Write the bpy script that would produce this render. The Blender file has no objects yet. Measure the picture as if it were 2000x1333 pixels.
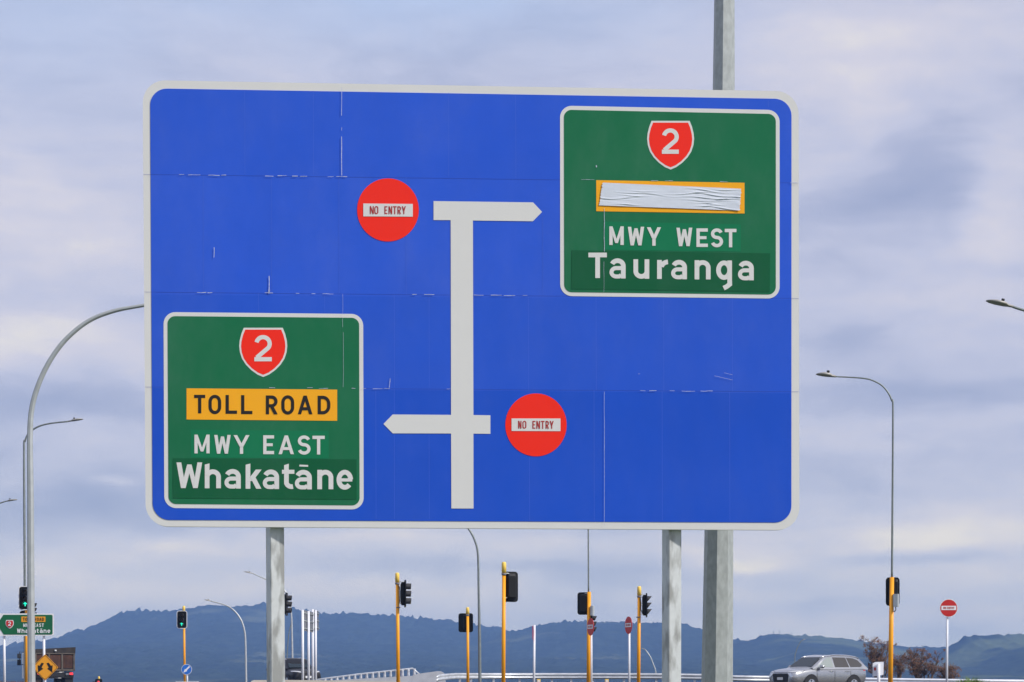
import bpy, bmesh, math, random
import numpy as np
from mathutils import Vector, Matrix

random.seed(11)
RNG = np.random.default_rng(5)
scene = bpy.context.scene
COL = scene.collection
R = math.radians

def lin(r, g, b):
    f = lambda v: (v/255/12.92) if v/255 <= 0.04045 else ((v/255+0.055)/1.055)**2.4
    return (f(r), f(g), f(b))

# ------------------------------------------------------------------ camera
EYE, FPX, CX, HZ = 1.6, 4000.0, 1000.0, 1345.0      # eye height, focal length and horizon row (2000 px wide photo)
cam_d = bpy.data.cameras.new("camera")
cam_d.lens, cam_d.sensor_width = 72.0, 36.0
cam_d.shift_y = (HZ-666.5)/2000
cam_d.clip_start, cam_d.clip_end = 0.1, 30000
cam = bpy.data.objects.new("camera", cam_d)
COL.objects.link(cam)
cam.location = (0, 0, EYE)
cam.rotation_euler = (R(90), 0, 0)
scene.camera = cam

# ------------------------------------------------------------------ sun and sky
SUN = Vector((0.83, -0.46, 0.74)).normalized()
sun_d = bpy.data.lights.new("sun", 'SUN')
sun_d.energy, sun_d.angle, sun_d.color = 4.1, R(4), (1.0, 0.95, 0.88)
sun = bpy.data.objects.new("sun", sun_d)
COL.objects.link(sun)
sun.rotation_euler = SUN.to_track_quat('Z', 'Y').to_euler()

scene.view_settings.view_transform = 'Standard'
scene.view_settings.look = 'None'
scene.view_settings.gamma = 1
scene.view_settings.exposure = 0.0

world = bpy.data.worlds.new("World")
scene.world = world
world.use_nodes = True
WN, WL = world.node_tree.nodes, world.node_tree.links
WN.clear()
def wn(t, **kw):
    n = WN.new(t)
    for k, v in kw.items(): setattr(n, k, v)
    return n
def wmath(op, a, b=None, clamp=False):
    n = wn('ShaderNodeMath', operation=op); n.use_clamp = clamp
    for i, v in enumerate((a, b)):
        if v is None: continue
        if isinstance(v, (int, float)): n.inputs[i].default_value = v
        else: WL.new(v, n.inputs[i])
    return n.outputs[0]
def wvec(op, a, b):
    n = wn('ShaderNodeVectorMath', operation=op)
    for i, v in enumerate((a, b)):
        if isinstance(v, tuple): n.inputs[i].default_value = v
        else: WL.new(v, n.inputs[i])
    return n.outputs['Value'] if op in ('DOT_PRODUCT', 'LENGTH') else n.outputs[0]
def wnoise(vec, scale, detail, rough=0.55):
    n = wn('ShaderNodeTexNoise'); WL.new(vec, n.inputs['Vector'])
    n.inputs['Scale'].default_value = scale; n.inputs['Detail'].default_value = detail
    n.inputs['Roughness'].default_value = rough
    return n
tc = wn('ShaderNodeTexCoord')
D = tc.outputs['Generated']
sky = wn('ShaderNodeTexSky', sky_type='NISHITA')
sky.sun_disc = False
sky.sun_elevation = math.asin(SUN.z)
sky.sun_rotation = math.atan2(SUN.x, SUN.y)
sky.air_density, sky.dust_density = 1.0, 2.0
# stretched clouds: noise over the direction, flattened towards the horizon
st = wvec('MULTIPLY', D, (1.0, 1.0, 2.6))
warp = wnoise(st, 9.0, 4)
wv = wvec('MULTIPLY', wvec('SUBTRACT', warp.outputs['Color'], (.5, .5, .5)), (0.09, 0.0, 0.035))
P = wvec('MULTIPLY', wvec('ADD', D, wv), (1, 0, 1))
n1 = wnoise(wvec('ADD', st, wv), 8.0, 6).outputs[0]
st2 = wvec('MULTIPLY', D, (1.0, 1.0, 5.0))
n2 = wnoise(wvec('ADD', st2, wv), 17.0, 5, 0.5).outputs[0]
field = wmath('ADD', wmath('MULTIPLY', wmath('SUBTRACT', n1, .5), 0.80), wmath('MULTIPLY', wmath('SUBTRACT', n2, .5), 0.40))
n3 = wnoise(wvec('ADD', wvec('MULTIPLY', D, (1.0, 1.0, 2.2)), wv), 48.0, 7, 0.6).outputs[0]
field = wmath('ADD', field, wmath('MULTIPLY', wmath('SUBTRACT', n3, .5), 0.22))
# cloud masses standing in known directions: (column, row, half width, half height, brightness)
CLOUDS = [(110, 470, 190, 110, .30), (60, 690, 150, 45, .36), (250, 690, 110, 45, .12), (120, 800, 200, 28, -.42), (180, 1010, 190, 40, -.45),
          (60, 1140, 150, 38, .30), (240, 960, 30, 9, .25), (330, 1160, 160, 24, .10), (230, 870, 180, 30, .05),
          (1745, 400, 95, 50, -.36), (1850, 450, 50, 32, -.22), (1640, 300, 60, 40, .15), (1930, 450, 60, 90, .22), (1700, 190, 300, 60, .15),
          (1890, 20, 100, 30, -.18), (1640, 680, 60, 20, -.25), (1800, 780, 150, 22, -.30), (1790, 650, 120, 50, .12), (1900, 900, 150, 45, .02), (1480, 1105, 60, 12, .42),
          (1440, 1080, 60, 8, .2), (1850, 1050, 240, 45, .34), (1830, 1105, 90, 10, -.3), (1690, 1110, 90, 10, -.2), (1740, 1180, 260, 14, -.10), (1850, 1215, 260, 24, .18), (1500, 1150, 80, 14, .10), (1450, 1200, 160, 30, .08), (950, 1060, 500, 14, .18), (900, 1150, 400, 14, .16), (1900, 620, 90, 30, .10), (1640, 100, 120, 80, .12),
          (1600, 940, 120, 40, -.08), (830, 1080, 300, 20, .10), (1000, 1110, 300, 12, -.12), (1150, 1090, 200, 14, .05), (1000, 1185, 400, 25, .12), (620, 1140, 150, 18, .12), (420, 1075, 90, 12, .15)]
def blob(px, py, sx, sy, amp):
    c = ((px-CX)/FPX, 0, (HZ-py)/FPX)
    v = wvec('MULTIPLY', wvec('SUBTRACT', P, c), (FPX/sx, 0, FPX/sy))
    return wmath('MULTIPLY', wmath('EXPONENT', wmath('MULTIPLY', wvec('DOT_PRODUCT', v, v), -0.6)), amp)
for b in CLOUDS:
    field = wmath('ADD', field, blob(*b))
field = wmath('ADD', field, 0.50, clamp=True)
ramp = wn('ShaderNodeValToRGB'); WL.new(field, ramp.inputs[0])
cr = ramp.color_ramp
stops = [(0.05, (152, 164, 202)), (0.35, (172, 181, 214)), (0.55, (191, 197, 225)), (0.78, (208, 209, 228)), (1.0, (228, 226, 228))]
while len(cr.elements) < len(stops): cr.elements.new(0.5)
for e, (p, c_) in zip(cr.elements, stops):
    e.position = p; e.color = (*lin(*c_), 1)
sep = wn('ShaderNodeSeparateXYZ'); WL.new(D, sep.inputs[0])
def wmix(fac, a, b):
    n = wn('ShaderNodeMix', data_type='RGBA')
    if isinstance(fac, (int, float)): n.inputs[0].default_value = fac
    else: WL.new(fac, n.inputs[0])
    for i, v in ((6, a), (7, b)):
        if isinstance(v, tuple): n.inputs[i].default_value = (*v, 1)
        else: WL.new(v, n.inputs[i])
    return n.outputs[2]
# gaps of blue high up
gap = wmath('ADD', blob(760, 40, 330, 90, .8), blob(90, 60, 210, 170, .5))
gap = wmath('ADD', gap, blob(1200, 90, 260, 60, .25))
gap = wmath('MULTIPLY', gap, wmath('ADD', n1, 0.35), clamp=True)
cloud = wmix(gap, ramp.outputs[0], lin(174, 199, 243))
cl10 = wn('ShaderNodeVectorMath', operation='SCALE'); WL.new(cloud, cl10.inputs[0]); cl10.inputs['Scale'].default_value = 10.0
cover = wmix(0.93, sky.outputs[0], cl10.outputs[0])
# the thick air along the horizon is bright
low = wmath('EXPONENT', wmath('MULTIPLY', wmath('ABSOLUTE', sep.outputs[2]), -26.0))
gain = wvec('ADD', (1.10, 1.05, 0.96), wvec('MULTIPLY', wvec('MULTIPLY', (1.0, 1.0, 1.0), low), (2.3, 1.8, 0.35)))
cover2 = wn('ShaderNodeVectorMath', operation='MULTIPLY'); WL.new(cover, cover2.inputs[0]); WL.new(gain, cover2.inputs[1])
bg = wn('ShaderNodeBackground'); bg.inputs['Strength'].default_value = 0.11
WL.new(cover2.outputs[0], bg.inputs['Color'])
out = wn('ShaderNodeOutputWorld'); WL.new(bg.outputs[0], out.inputs['Surface'])

# ------------------------------------------------------------------ materials
def mat(name, col, rough=0.6, metal=0.0, spec=0.4, var=0.0, vscale=20.0, detail=4.0, stretch=(1, 1, 1), col2=None, bump=0.0, bscale=60, coat=0.0, emit=0.0):
    m = bpy.data.materials.new(name); m.use_nodes = True
    N, L = m.node_tree.nodes, m.node_tree.links
    b = N['Principled BSDF']
    b.inputs['Roughness'].default_value = rough; b.inputs['Metallic'].default_value = metal
    b.inputs['Specular IOR Level'].default_value = spec
    b.inputs['Coat Weight'].default_value = coat
    b.inputs['Base Color'].default_value = (*col, 1)
    t = N.new('ShaderNodeTexCoord'); mp = N.new('ShaderNodeMapping'); mp.inputs['Scale'].default_value = stretch
    L.new(t.outputs['Object'], mp.inputs[0])
    nz = N.new('ShaderNodeTexNoise'); nz.inputs['Scale'].default_value = vscale; nz.inputs['Detail'].default_value = detail
    L.new(mp.outputs[0], nz.inputs['Vector'])
    r_ = N.new('ShaderNodeValToRGB'); L.new(nz.outputs[0], r_.inputs[0])
    c2 = col2 or tuple(v*(1-var) for v in col); c1 = col if col2 else tuple(min(1, v*(1+var*.6)) for v in col)
    r_.color_ramp.elements[0].position = .32; r_.color_ramp.elements[1].position = .68
    r_.color_ramp.elements[0].color = (*c2, 1); r_.color_ramp.elements[1].color = (*c1, 1)
    L.new(r_.outputs[0], b.inputs['Base Color'])
    if bump:
        n2_ = N.new('ShaderNodeTexNoise'); n2_.inputs['Scale'].default_value = bscale; n2_.inputs['Detail'].default_value = 4
        L.new(t.outputs['Object'], n2_.inputs['Vector'])
        bp = N.new('ShaderNodeBump'); bp.inputs['Strength'].default_value = bump; bp.inputs['Distance'].default_value = 0.02
        L.new(n2_.outputs[0], bp.inputs['Height']); L.new(bp.outputs[0], b.inputs['Normal'])
    if emit:
        b.inputs['Emission Color'].default_value = (*col, 1); b.inputs['Emission Strength'].default_value = emit
    return m

def sheet_mat(name, col, rough=0.36, spec=0.16, var=0.10, fade=0.06):
    """retroreflective sheeting: broad mottling, fine vertical joins of the rolls, a faint dusty film"""
    m = bpy.data.materials.new(name); m.use_nodes = True
    N, L = m.node_tree.nodes, m.node_tree.links
    b = N['Principled BSDF']
    b.inputs['Roughness'].default_value = rough; b.inputs['Specular IOR Level'].default_value = spec
    t = N.new('ShaderNodeTexCoord')
    def noise(scale, st, det=5, ro=.55):
        mp = N.new('ShaderNodeMapping'); mp.inputs['Scale'].default_value = st; L.new(t.outputs['Object'], mp.inputs[0])
        n = N.new('ShaderNodeTexNoise'); n.inputs['Scale'].default_value = scale; n.inputs['Detail'].default_value = det
        n.inputs['Roughness'].default_value = ro
        L.new(mp.outputs[0], n.inputs['Vector']); return n.outputs[0]
    def mth(op, a, v, c=False):
        n = N.new('ShaderNodeMath'); n.operation = op; n.use_clamp = c
        for i, x in enumerate((a, v)):
            if isinstance(x, (int, float)): n.inputs[i].default_value = x
            else: L.new(x, n.inputs[i])
        return n.outputs[0]
    f = mth('ADD', mth('MULTIPLY', noise(0.8, (1, 1, 1)), .6), mth('MULTIPLY', noise(5, (1, 1, .35)), .25))
    f = mth('ADD', f, mth('MULTIPLY', noise(30, (.25, 1, 6), 3), .25))
    mx = N.new('ShaderNodeMix'); mx.data_type = 'RGBA'; L.new(mth('SUBTRACT', f, 0.02, True), mx.inputs[0])
    mx.inputs[6].default_value = (*[v*(1-var) for v in col], 1); mx.inputs[7].default_value = (*[min(.95, v*(1+var)) for v in col], 1)
    film = mth('MULTIPLY', mth('POWER', noise(2.2, (1, 1, .5), 6, .65), 3.0), fade*3, True)
    m2 = N.new('ShaderNodeMix'); m2.data_type = 'RGBA'; L.new(film, m2.inputs[0]); L.new(mx.outputs[2], m2.inputs[6])
    m2.inputs[7].default_value = (.45, .46, .5, 1)
    L.new(m2.outputs[2], b.inputs['Base Color'])
    # the plates are never quite flat
    bp = N.new('ShaderNodeBump'); bp.inputs['Strength'].default_value = .25; bp.inputs['Distance'].default_value = .02
    L.new(noise(1.6, (1, 1, 1), 3), bp.inputs['Height']); L.new(bp.outputs[0], b.inputs['Normal'])
    return m

M = {}
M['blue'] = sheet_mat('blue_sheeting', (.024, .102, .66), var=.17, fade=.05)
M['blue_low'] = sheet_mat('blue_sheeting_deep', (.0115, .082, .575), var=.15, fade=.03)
M['blue_third'] = sheet_mat('blue_sheeting_plain', (.019, .094, .62), var=.15, fade=.04)
M['blue_mid'] = sheet_mat('blue_sheeting_top', (.022, .099, .65), var=.16, fade=.04)
M['white'] = sheet_mat('white_sheeting', (.70, .70, .69), var=.05, fade=.05)
M['green'] = sheet_mat('green_sheeting', (.0075, .150, .062), var=.14, fade=.05)
M['green_light'] = sheet_mat('light_green_sheeting', (.005, .185, .078), var=.05, fade=.02)
M['green_dark'] = sheet_mat('dark_green_sheeting', (.0035, .104, .040), var=.16, fade=.03)
M['red'] = sheet_mat('red_sheeting', (.94, .024, .008), var=.03, fade=.008, spec=.25)
M['orange'] = sheet_mat('orange_sheeting', (.95, .42, .012), var=.02, fade=.008, spec=.25)
M['ink'] = mat('black_ink', (.012, .010, .008), .5)
M['ink_red'] = mat('dark_red_ink', (.42, .02, .015), .5)
M['scratch'] = mat('scratch', (.52, .56, .72), .6, var=.2, vscale=40)
M['joint'] = mat('dark_joint', (.02, .055, .40), .7)  # dark blue of the thin joint lines between plates
M['joint_pale'] = mat('pale_joint', (.042, .125, .68), .5)
M['tape'] = mat('pale_tape', (.66, .71, .80), .32, spec=.5, var=.03, vscale=8)
M['galv'] = mat('galvanised_steel', (.52, .56, .55), .45, metal=.35, spec=.5, var=.22, vscale=26, detail=6, stretch=(1, 1, .6), bump=.15, bscale=80)
M['galv_dark'] = mat('weathered_galvanised_steel', (.38, .41, .41), .5, metal=.2, spec=.5, var=.16, vscale=22, detail=7, stretch=(1, 1, .5), bump=.06, bscale=60)
M['lamp_steel'] = mat('lamp_steel', (.22, .25, .25), .5, metal=.4, var=.15, vscale=6)
M['lamp_steel_pale'] = mat('pale_lamp_steel', (.50, .53, .55), .45, metal=.3, var=.12, vscale=6)
M['lamp_steel_mid'] = mat('eight_sided_lamp_steel', (.40, .43, .44), .45, metal=.2, var=.10, vscale=4)
M['lamp_head'] = mat('lamp_casting', (.36, .35, .33), .5, metal=.2, var=.15)
M['rail'] = mat('rail_galvanised', (.55, .58, .62), .4, metal=.3, var=.22, vscale=3, stretch=(1, 1, 4))
M['rail_white'] = mat('rail_painted', (.66, .69, .76), .4, var=.12, vscale=3)
M['pole_orange'] = mat('orange_pole_paint', (.95, .40, .018), .42, spec=.3, var=.10, vscale=5, stretch=(1, 1, .4))
M['cap_yellow'] = mat('yellow_cap', (.98, .66, .13), .4, var=.06)
M['black'] = mat('black_plastic', (.006, .0065, .008), .5, spec=.25, var=.2)
M['visor'] = mat('visor_plastic', (.05, .05, .055), .5, var=.2)
M['box_grey'] = mat('grey_box', (.38, .42, .46), .45, var=.15, vscale=6)
M['post_white'] = mat('white_post_paint', (.78, .80, .86), .4, var=.06, vscale=3)
M['sign_back'] = mat('grey_sign_back', (.20, .21, .235), .5, metal=.3, var=.2, vscale=4)
M['sign_white'] = mat('small_sign_white', (.80, .81, .84), .5, var=.05)
M['sign_green'] = mat('small_sign_green', (.006, .13, .05), .45, var=.12, vscale=2)
M['sign_red'] = mat('small_sign_red', (.55, .022, .02), .45, var=.08, vscale=3)
M['sign_orange'] = mat('small_sign_orange', (.85, .36, .02), .45, var=.06)
M['sign_blue'] = mat('small_sign_blue', (.02, .16, .62), .45, var=.06)
M['lens_dark'] = mat('dark_lens', (.03, .012, .01), .25)
M['lens_red'] = mat('lit_red_lens', (1.0, .07, .08), .4, emit=1.1)
M['lens_green'] = mat('lit_green_arrow', (.02, .85, .55), .4, emit=1.6)
M['lens_amber'] = mat('lit_amber', (.7, .09, .03), .4, emit=.3)
M['concrete'] = mat('pale_concrete', (.50, .52, .56), .75, var=.15, vscale=2, bump=.1)
M['cream'] = mat('cream_concrete', (.62, .58, .50), .75, var=.12, vscale=1.5)
M['asphalt'] = mat('asphalt', (.055, .056, .058), .9, var=.25, vscale=3)
M['grass'] = mat('grass_ground', (.07, .10, .03), .95, var=.4, vscale=.3)
M['paint'] = mat('road_paint', (.7, .7, .68), .7, var=.1)
M['glass'] = mat('car_glass', (.012, .022, .028), .05, spec=.35)
M['glass_grey'] = mat('tinted_glass', (.075, .07, .065), .08, spec=.5)
M['silver'] = mat('silver_car_paint', (.50, .51, .52), .24, metal=.82, spec=.5, coat=.5)
M['car_black'] = mat('black_car_paint', (.008, .008, .009), .35, spec=.3, coat=.08)
M['trim'] = mat('black_trim', (.014, .014, .016), .55)
M['chrome'] = mat('chrome', (.72, .73, .76), .18, metal=.9)
M['headlight'] = mat('headlight_glass', (.62, .64, .66), .12, metal=.3, coat=1)
M['tail'] = mat('tail_light', (.55, .02, .03), .2, coat=1)
M['tail_lit'] = mat('lit_tail_light', (1, .04, .05), .2, emit=.9)
M['tyre'] = mat('tyre', (.02, .02, .02), .8)
M['plate'] = mat('plate_white', (.7, .71, .72), .5)
M['rust'] = mat('rusty_bin', (.085, .038, .024), .85, var=.5, vscale=2.5, stretch=(1, 1, .4))
M['bin'] = mat('dirty_bin', (.035, .028, .024), .8, var=.5, vscale=1.6)
M['bin_rib'] = mat('bin_rib', (.12, .10, .08), .75, var=.4, vscale=3)
M['twig'] = mat('twig', (.15, .105, .08), .9, var=.3)
M['leaf_red'] = mat('russet_leaves', (.17, .085, .05), .9, var=.5, vscale=1.2)
M['leaf_green'] = mat('flax_leaves', (.16, .26, .035), .6, var=.45, vscale=4)
M['leaf_brown'] = mat('brown_brush', (.22, .10, .07), .9, var=.4)

# ------------------------------------------------------------------ mesh builder and tagging
class MB:
    def __init__(s): s.v = []; s.f = []; s.smooth = []
    def add(s, verts, faces, smooth=False):
        o = len(s.v); s.v += [tuple(v) for v in verts]
        for f in faces: s.f.append(tuple(i+o for i in f)); s.smooth.append(smooth)
        return s
    def box(s, c, d, rz=0.0, ch=0.0):
        cx, cy, cz = c; hx, hy, hz = d[0]/2, d[1]/2, d[2]/2
        ca, sa = math.cos(rz), math.sin(rz)
        if ch:
            ring = [(-hx+ch, -hy), (hx-ch, -hy), (hx, -hy+ch), (hx, hy-ch), (hx-ch, hy), (-hx+ch, hy), (-hx, hy-ch), (-hx, -hy+ch)]
        else: ring = [(-hx, -hy), (hx, -hy), (hx, hy), (-hx, hy)]
        n = len(ring)
        vs = [(cx+x*ca-y*sa, cy+x*sa+y*ca, cz+z) for z in (-hz, hz) for x, y in ring]
        fs = [tuple(range(n))[::-1], tuple(range(n, 2*n))]+[(i, (i+1) % n, n+(i+1) % n, n+i) for i in range(n)]
        return s.add(vs, fs)
    def tube(s, pts, rad, n=10, cap=True, smooth=True, ph=0.0):
        pts = [Vector(p) for p in pts]; rings = []; up = None
        for i, p in enumerate(pts):
            t = (pts[min(i+1, len(pts)-1)]-pts[max(i-1, 0)]).normalized()
            if up is None:
                up = Vector((0, 1, 0)) if abs(t.y) < .9 else Vector((1, 0, 0))
            a = (up-t*up.dot(t)).normalized(); up = a; b = t.cross(a)
            r = rad[i] if isinstance(rad, (list, tuple)) else rad
            rings.append([p+a*math.cos(2*math.pi*k/n+ph)*r+b*math.sin(2*math.pi*k/n+ph)*r for k in range(n)])
        vs = [q for rg in rings for q in rg]; fs = []
        for i in range(len(rings)-1):
            for k in range(n):
                fs.append((i*n+k, i*n+(k+1) % n, (i+1)*n+(k+1) % n, (i+1)*n+k))
        s.add(vs, fs, smooth)
        if cap:
            o = len(s.v)-len(vs)
            s.f += [tuple(o+k for k in range(n))[::-1], tuple(o+(len(rings)-1)*n+k for k in range(n))]; s.smooth += [False, False]
        return s
    def prism(s, poly, off):
        """closed solid: polygon (3D points) pushed along the vector off"""
        n = len(poly); off = Vector(off); p = [Vector(q) for q in poly]
        return s.add(p+[q+off for q in p], [tuple(range(n)), tuple(range(n, 2*n))[::-1]]+[(i, n+i, n+(i+1) % n, (i+1) % n) for i in range(n)])
    def face(s, pts): return s.add(pts, [tuple(range(len(pts)))])
    def build(s, name, m, parent=None, world=False, fixn=True, mods=None, label=None):
        me = bpy.data.meshes.new(name)
        vs = s.v
        if world and parent is not None:
            root = parent
            while root.parent: root = root.parent
            inv = (Matrix.Translation(root.location) @ root.rotation_euler.to_matrix().to_4x4()).inverted()
            vs = [tuple(inv @ Vector(v)) for v in vs]
        me.from_pydata(vs, [], s.f); me.update()
        me.polygons.foreach_set('use_smooth', s.smooth)
        if fixn:
            b = bmesh.new(); b.from_mesh(me); bmesh.ops.recalc_face_normals(b, faces=b.faces); b.to_mesh(me); b.free()
        o = bpy.data.objects.new(name, me); COL.objects.link(o)
        me.materials.append(M[m] if isinstance(m, str) else m)
        if parent is not None: o.parent = parent
        if label: o['label'] = label
        return o

def tag(o, label=None, cat=None, group=None, kind=None):
    if label: o['label'] = label
    if cat: o['category'] = cat
    if group: o['group'] = group
    if kind: o['kind'] = kind
    return o
def thing(name, label, cat, loc, rz=0.0, group=None):
    o = bpy.data.objects.new(name, None); COL.objects.link(o)
    o.empty_display_size = .3; o.location = loc; o.rotation_euler = (0, 0, rz)
    return tag(o, label, cat, group)

GP = [(-9000, 0), (12, 0), (50, 1.15), (60, 1.22), (90, 1.42), (115, 1.60), (140, 1.70), (220, 1.70), (900, 1.6), (20000, 1.6)]
def gz(y): return float(np.interp(y, [p[0] for p in GP], [p[1] for p in GP]))
def W(px, py, Y): return Vector(((px-CX)/FPX*Y, Y, EYE+(HZ-py)/FPX*Y))
def X_(px, Y): return (px-CX)/FPX*Y
def Z_(py, Y): return EYE+(HZ-py)/FPX*Y

# ------------------------------------------------------------------ ground
xs = [-5000, -400, -60, 60, 400, 5000]
ys = [-1500, -60, 12, 30, 50, 60, 90, 115, 140, 220, 900, 2400, 3900]
g = MB(); g.add([(x, y, gz(y)) for y in ys for x in xs], [(j*6+i, j*6+i+1, (j+1)*6+i+1, (j+1)*6+i) for j in range(len(ys)-1) for i in range(5)])
tag(g.build('ground', 'grass'), kind='structure')
def strip(name, m, x0, x1, y0, y1, dz, kind='structure'):
    yy = sorted({y0, y1, *[p[0] for p in GP if y0 < p[0] < y1]})
    b = MB(); b.add([(x, y, gz(y)+dz) for y in yy for x in (x0, x1)], [(2*i, 2*i+1, 2*i+3, 2*i+2) for i in range(len(yy)-1)])
    return tag(b.build(name, m), kind=kind)
strip('road', 'asphalt', -60, 60, 52, 132, .008)
rm = MB()
for k in range(12):
    x = -48+k*8
    rm.add([(x, 84, gz(84)+.014), (x+3, 84, gz(84)+.014), (x+3, 84.14, gz(84.14)+.014), (x, 84.14, gz(84.14)+.014)], [(0, 1, 2, 3)])
tag(rm.build('road_markings', 'paint'), kind='structure')

# ------------------------------------------------------------------ hills
def vnoise(x, y, seed):
    r = np.random.default_rng(seed); T = r.random((256, 256))
    xi, yi = np.floor(x).astype(int), np.floor(y).astype(int); fx, fy = x-xi, y-yi
    fx = fx*fx*(3-2*fx); fy = fy*fy*(3-2*fy)
    g_ = lambda a, b: T[a % 256, b % 256]
    return (g_(xi, yi)*(1-fx)+g_(xi+1, yi)*fx)*(1-fy)+(g_(xi, yi+1)*(1-fx)+g_(xi+1, yi+1)*fx)*fy
def fbm(x, y, seed, octv=4):
    s_, a, t = 0, 1, 0
    for k in range(octv):
        s_ = s_+a*vnoise(x*2**k, y*2**k, seed+k); t += a; a *= .5
    return s_/t
def hill_mat(name, forest, pasture, amount):
    m = bpy.data.materials.new(name); m.use_nodes = True
    N, L = m.node_tree.nodes, m.node_tree.links; b = N['Principled BSDF']; b.inputs['Roughness'].default_value = 1
    b.inputs['Specular IOR Level'].default_value = 0
    t = N.new('ShaderNodeTexCoord')
    def nz(sc, det):
        n = N.new('ShaderNodeTexNoise'); n.inputs['Scale'].default_value = sc; n.inputs['Detail'].default_value = det
        L.new(t.outputs['Object'], n.inputs['Vector']); return n.outputs[0]
    r1 = N.new('ShaderNodeValToRGB'); L.new(nz(.06, 6), r1.inputs[0])
    r1.color_ramp.elements[0].position = .35; r1.color_ramp.elements[1].position = .7
    r1.color_ramp.elements[0].color = (*[v*.45 for v in forest], 1); r1.color_ramp.elements[1].color = (*[v*1.5 for v in forest], 1)
    r2 = N.new('ShaderNodeValToRGB'); L.new(nz(.006, 6), r2.inputs[0])
    r2.color_ramp.elements[0].position = 1-amount; r2.color_ramp.elements[1].position = min(1, 1-amount+.07)
    mx = N.new('ShaderNodeMix'); mx.data_type = 'RGBA'; L.new(r2.outputs[0], mx.inputs[0]); L.new(r1.outputs[0], mx.inputs[6])
    mx.inputs[7].default_value = (*pasture, 1); L.new(mx.outputs[2], b.inputs['Base Color'])
    return m
def hill(name, crest, Yc, front, back, x0, x1, dx, rows, seed, m, trees=4.0):
    cx_ = np.array([X_(p, Yc) for p, q in crest]); cz_ = np.array([Z_(q, Yc) for p, q in crest])
    n = int((x1-x0)/dx)+1; X = np.linspace(x0, x1, n)
    T = np.concatenate([np.linspace(-1, -.12, rows), np.linspace(-.115, .02, 28), np.linspace(.03, 1, 14)])
    Yr = Yc+np.where(T < 0, T*front, T*back)
    GX, GY = np.meshgrid(X, Yr); GT = np.repeat(T[:, None], n, 1)
    zc = np.interp(GX, cx_, cz_)-gz(Yc)
    spur = fbm(GX/170, GY/300, seed, 4)
    a = np.abs(GT); sh = np.clip(1-a, 0, 1)**(1.25)*(1-(spur*.55)*np.clip(a*3.2, 0, 1)*(1-a*.4))
    Zm = zc*sh
    lump = np.maximum(vnoise(GX/7.5, GY/9, seed+20), vnoise(GX/4.3+9, GY/6, seed+21)*.9)
    crest_d = np.exp(-(GT/.03)**2)
    solo = np.clip(vnoise(GX/5.6, GY*0+.5, seed+24)-.42, 0, 1)*1.5+np.clip(vnoise(GX/3.1, GY*0+7.5, seed+25)-.35, 0, 1)*1.0+np.clip(vnoise(GX/6.5, GY*0+9.5, seed+28)-.80, 0, 1)*5
    bump = (lump**2.2)*trees*(1-.6*crest_d)+solo*trees*1.5*crest_d*np.clip(.35+1.3*vnoise(GX/45, GY*0+3.5, seed+26), 0, 1.3)
    Z = gz(Yc)+Zm+(bump-trees*.55)*np.clip(Zm/12, 0, 1)-.5*(a >= .999)
    me = bpy.data.meshes.new(name); R_, C_ = GX.shape
    idx = np.arange(R_*C_).reshape(R_, C_)
    q = np.stack([idx[:-1, :-1], idx[:-1, 1:], idx[1:, 1:], idx[1:, :-1]], -1).reshape(-1, 4)
    me.vertices.add(R_*C_); me.vertices.foreach_set('co', np.stack([GX, GY, Z], -1).reshape(-1).astype(np.float32))
    me.loops.add(q.size); me.loops.foreach_set('vertex_index', q.reshape(-1).astype(np.int32))
    me.polygons.add(len(q)); me.polygons.foreach_set('loop_start', np.arange(0, q.size, 4, dtype=np.int32))
    me.update(calc_edges=True); me.validate()
    me.polygons.foreach_set('use_smooth', [True]*len(q))
    me.materials.append(m)
    o = bpy.data.objects.new(name, me); COL.objects.link(o)
    return tag(o, kind='structure')
forest = hill_mat('forest_slope', (.026, .036, .022), (.10, .11, .055), .40)
mixed = hill_mat('half_cleared_slope', (.028, .038, .022), (.10, .12, .05), .46)
crestA = [(-700, 1290), (-300, 1275), (0, 1265), (21, 1264), (42, 1257), (80, 1254), (114, 1246), (152, 1236), (172, 1229), (190, 1220), (210, 1209), (228, 1199), (248, 1194), (266, 1191), (304, 1193), (342, 1192), (361, 1189),
          (385, 1184.5), (411, 1179.5), (438, 1183), (457, 1183.5), (481, 1182.6), (510, 1180), (545, 1184), (576, 1190), (605, 1194), (632, 1199), (662, 1201.5), (684, 1197.5), (716, 1198), (754, 1201), (792, 1204.5),
          (830, 1208.5), (868, 1211.5), (895, 1214), (925, 1220.5), (951, 1223.5), (967, 1226), (990, 1231), (1020, 1236), (1060, 1246), (1120, 1262), (1200, 1285), (1300, 1310), (1400, 1335)]
crestB = [(840, 1300), (900, 1270), (940, 1248), (979, 1234), (1009, 1231.5), (1044, 1222), (1074, 1216.5), (1097, 1214), (1131, 1215), (1169, 1215), (1207, 1215.5), (1245, 1217), (1283, 1216.5), (1310, 1218), (1335, 1220.6), (1352, 1225), (1371, 1229.5), (1400, 1237), (1432, 1247), (1458, 1254), (1500, 1268), (1600, 1300), (1700, 1330)]
crestC = [(1250, 1320), (1350, 1285), (1420, 1262), (1458, 1253), (1479, 1246), (1498, 1239.8), (1517, 1238), (1546, 1241), (1603, 1243), (1660, 1249), (1692, 1254), (1749, 1260.5), (1776, 1264), (1798, 1262.5), (1825, 1265), (1848, 1264), (1880, 1270), (2000, 1280), (2300, 1290), (2700, 1300)]
crestD = [(1700, 1335), (1780, 1300), (1830, 1273), (1848, 1265), (1867, 1256), (1882, 1247), (1901, 1241.5), (1912, 1244.5), (1943, 1241.5), (1958, 1239), (1981, 1241.5), (2000, 1239), (2100, 1225), (2300, 1230), (2700, 1260)]
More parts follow.
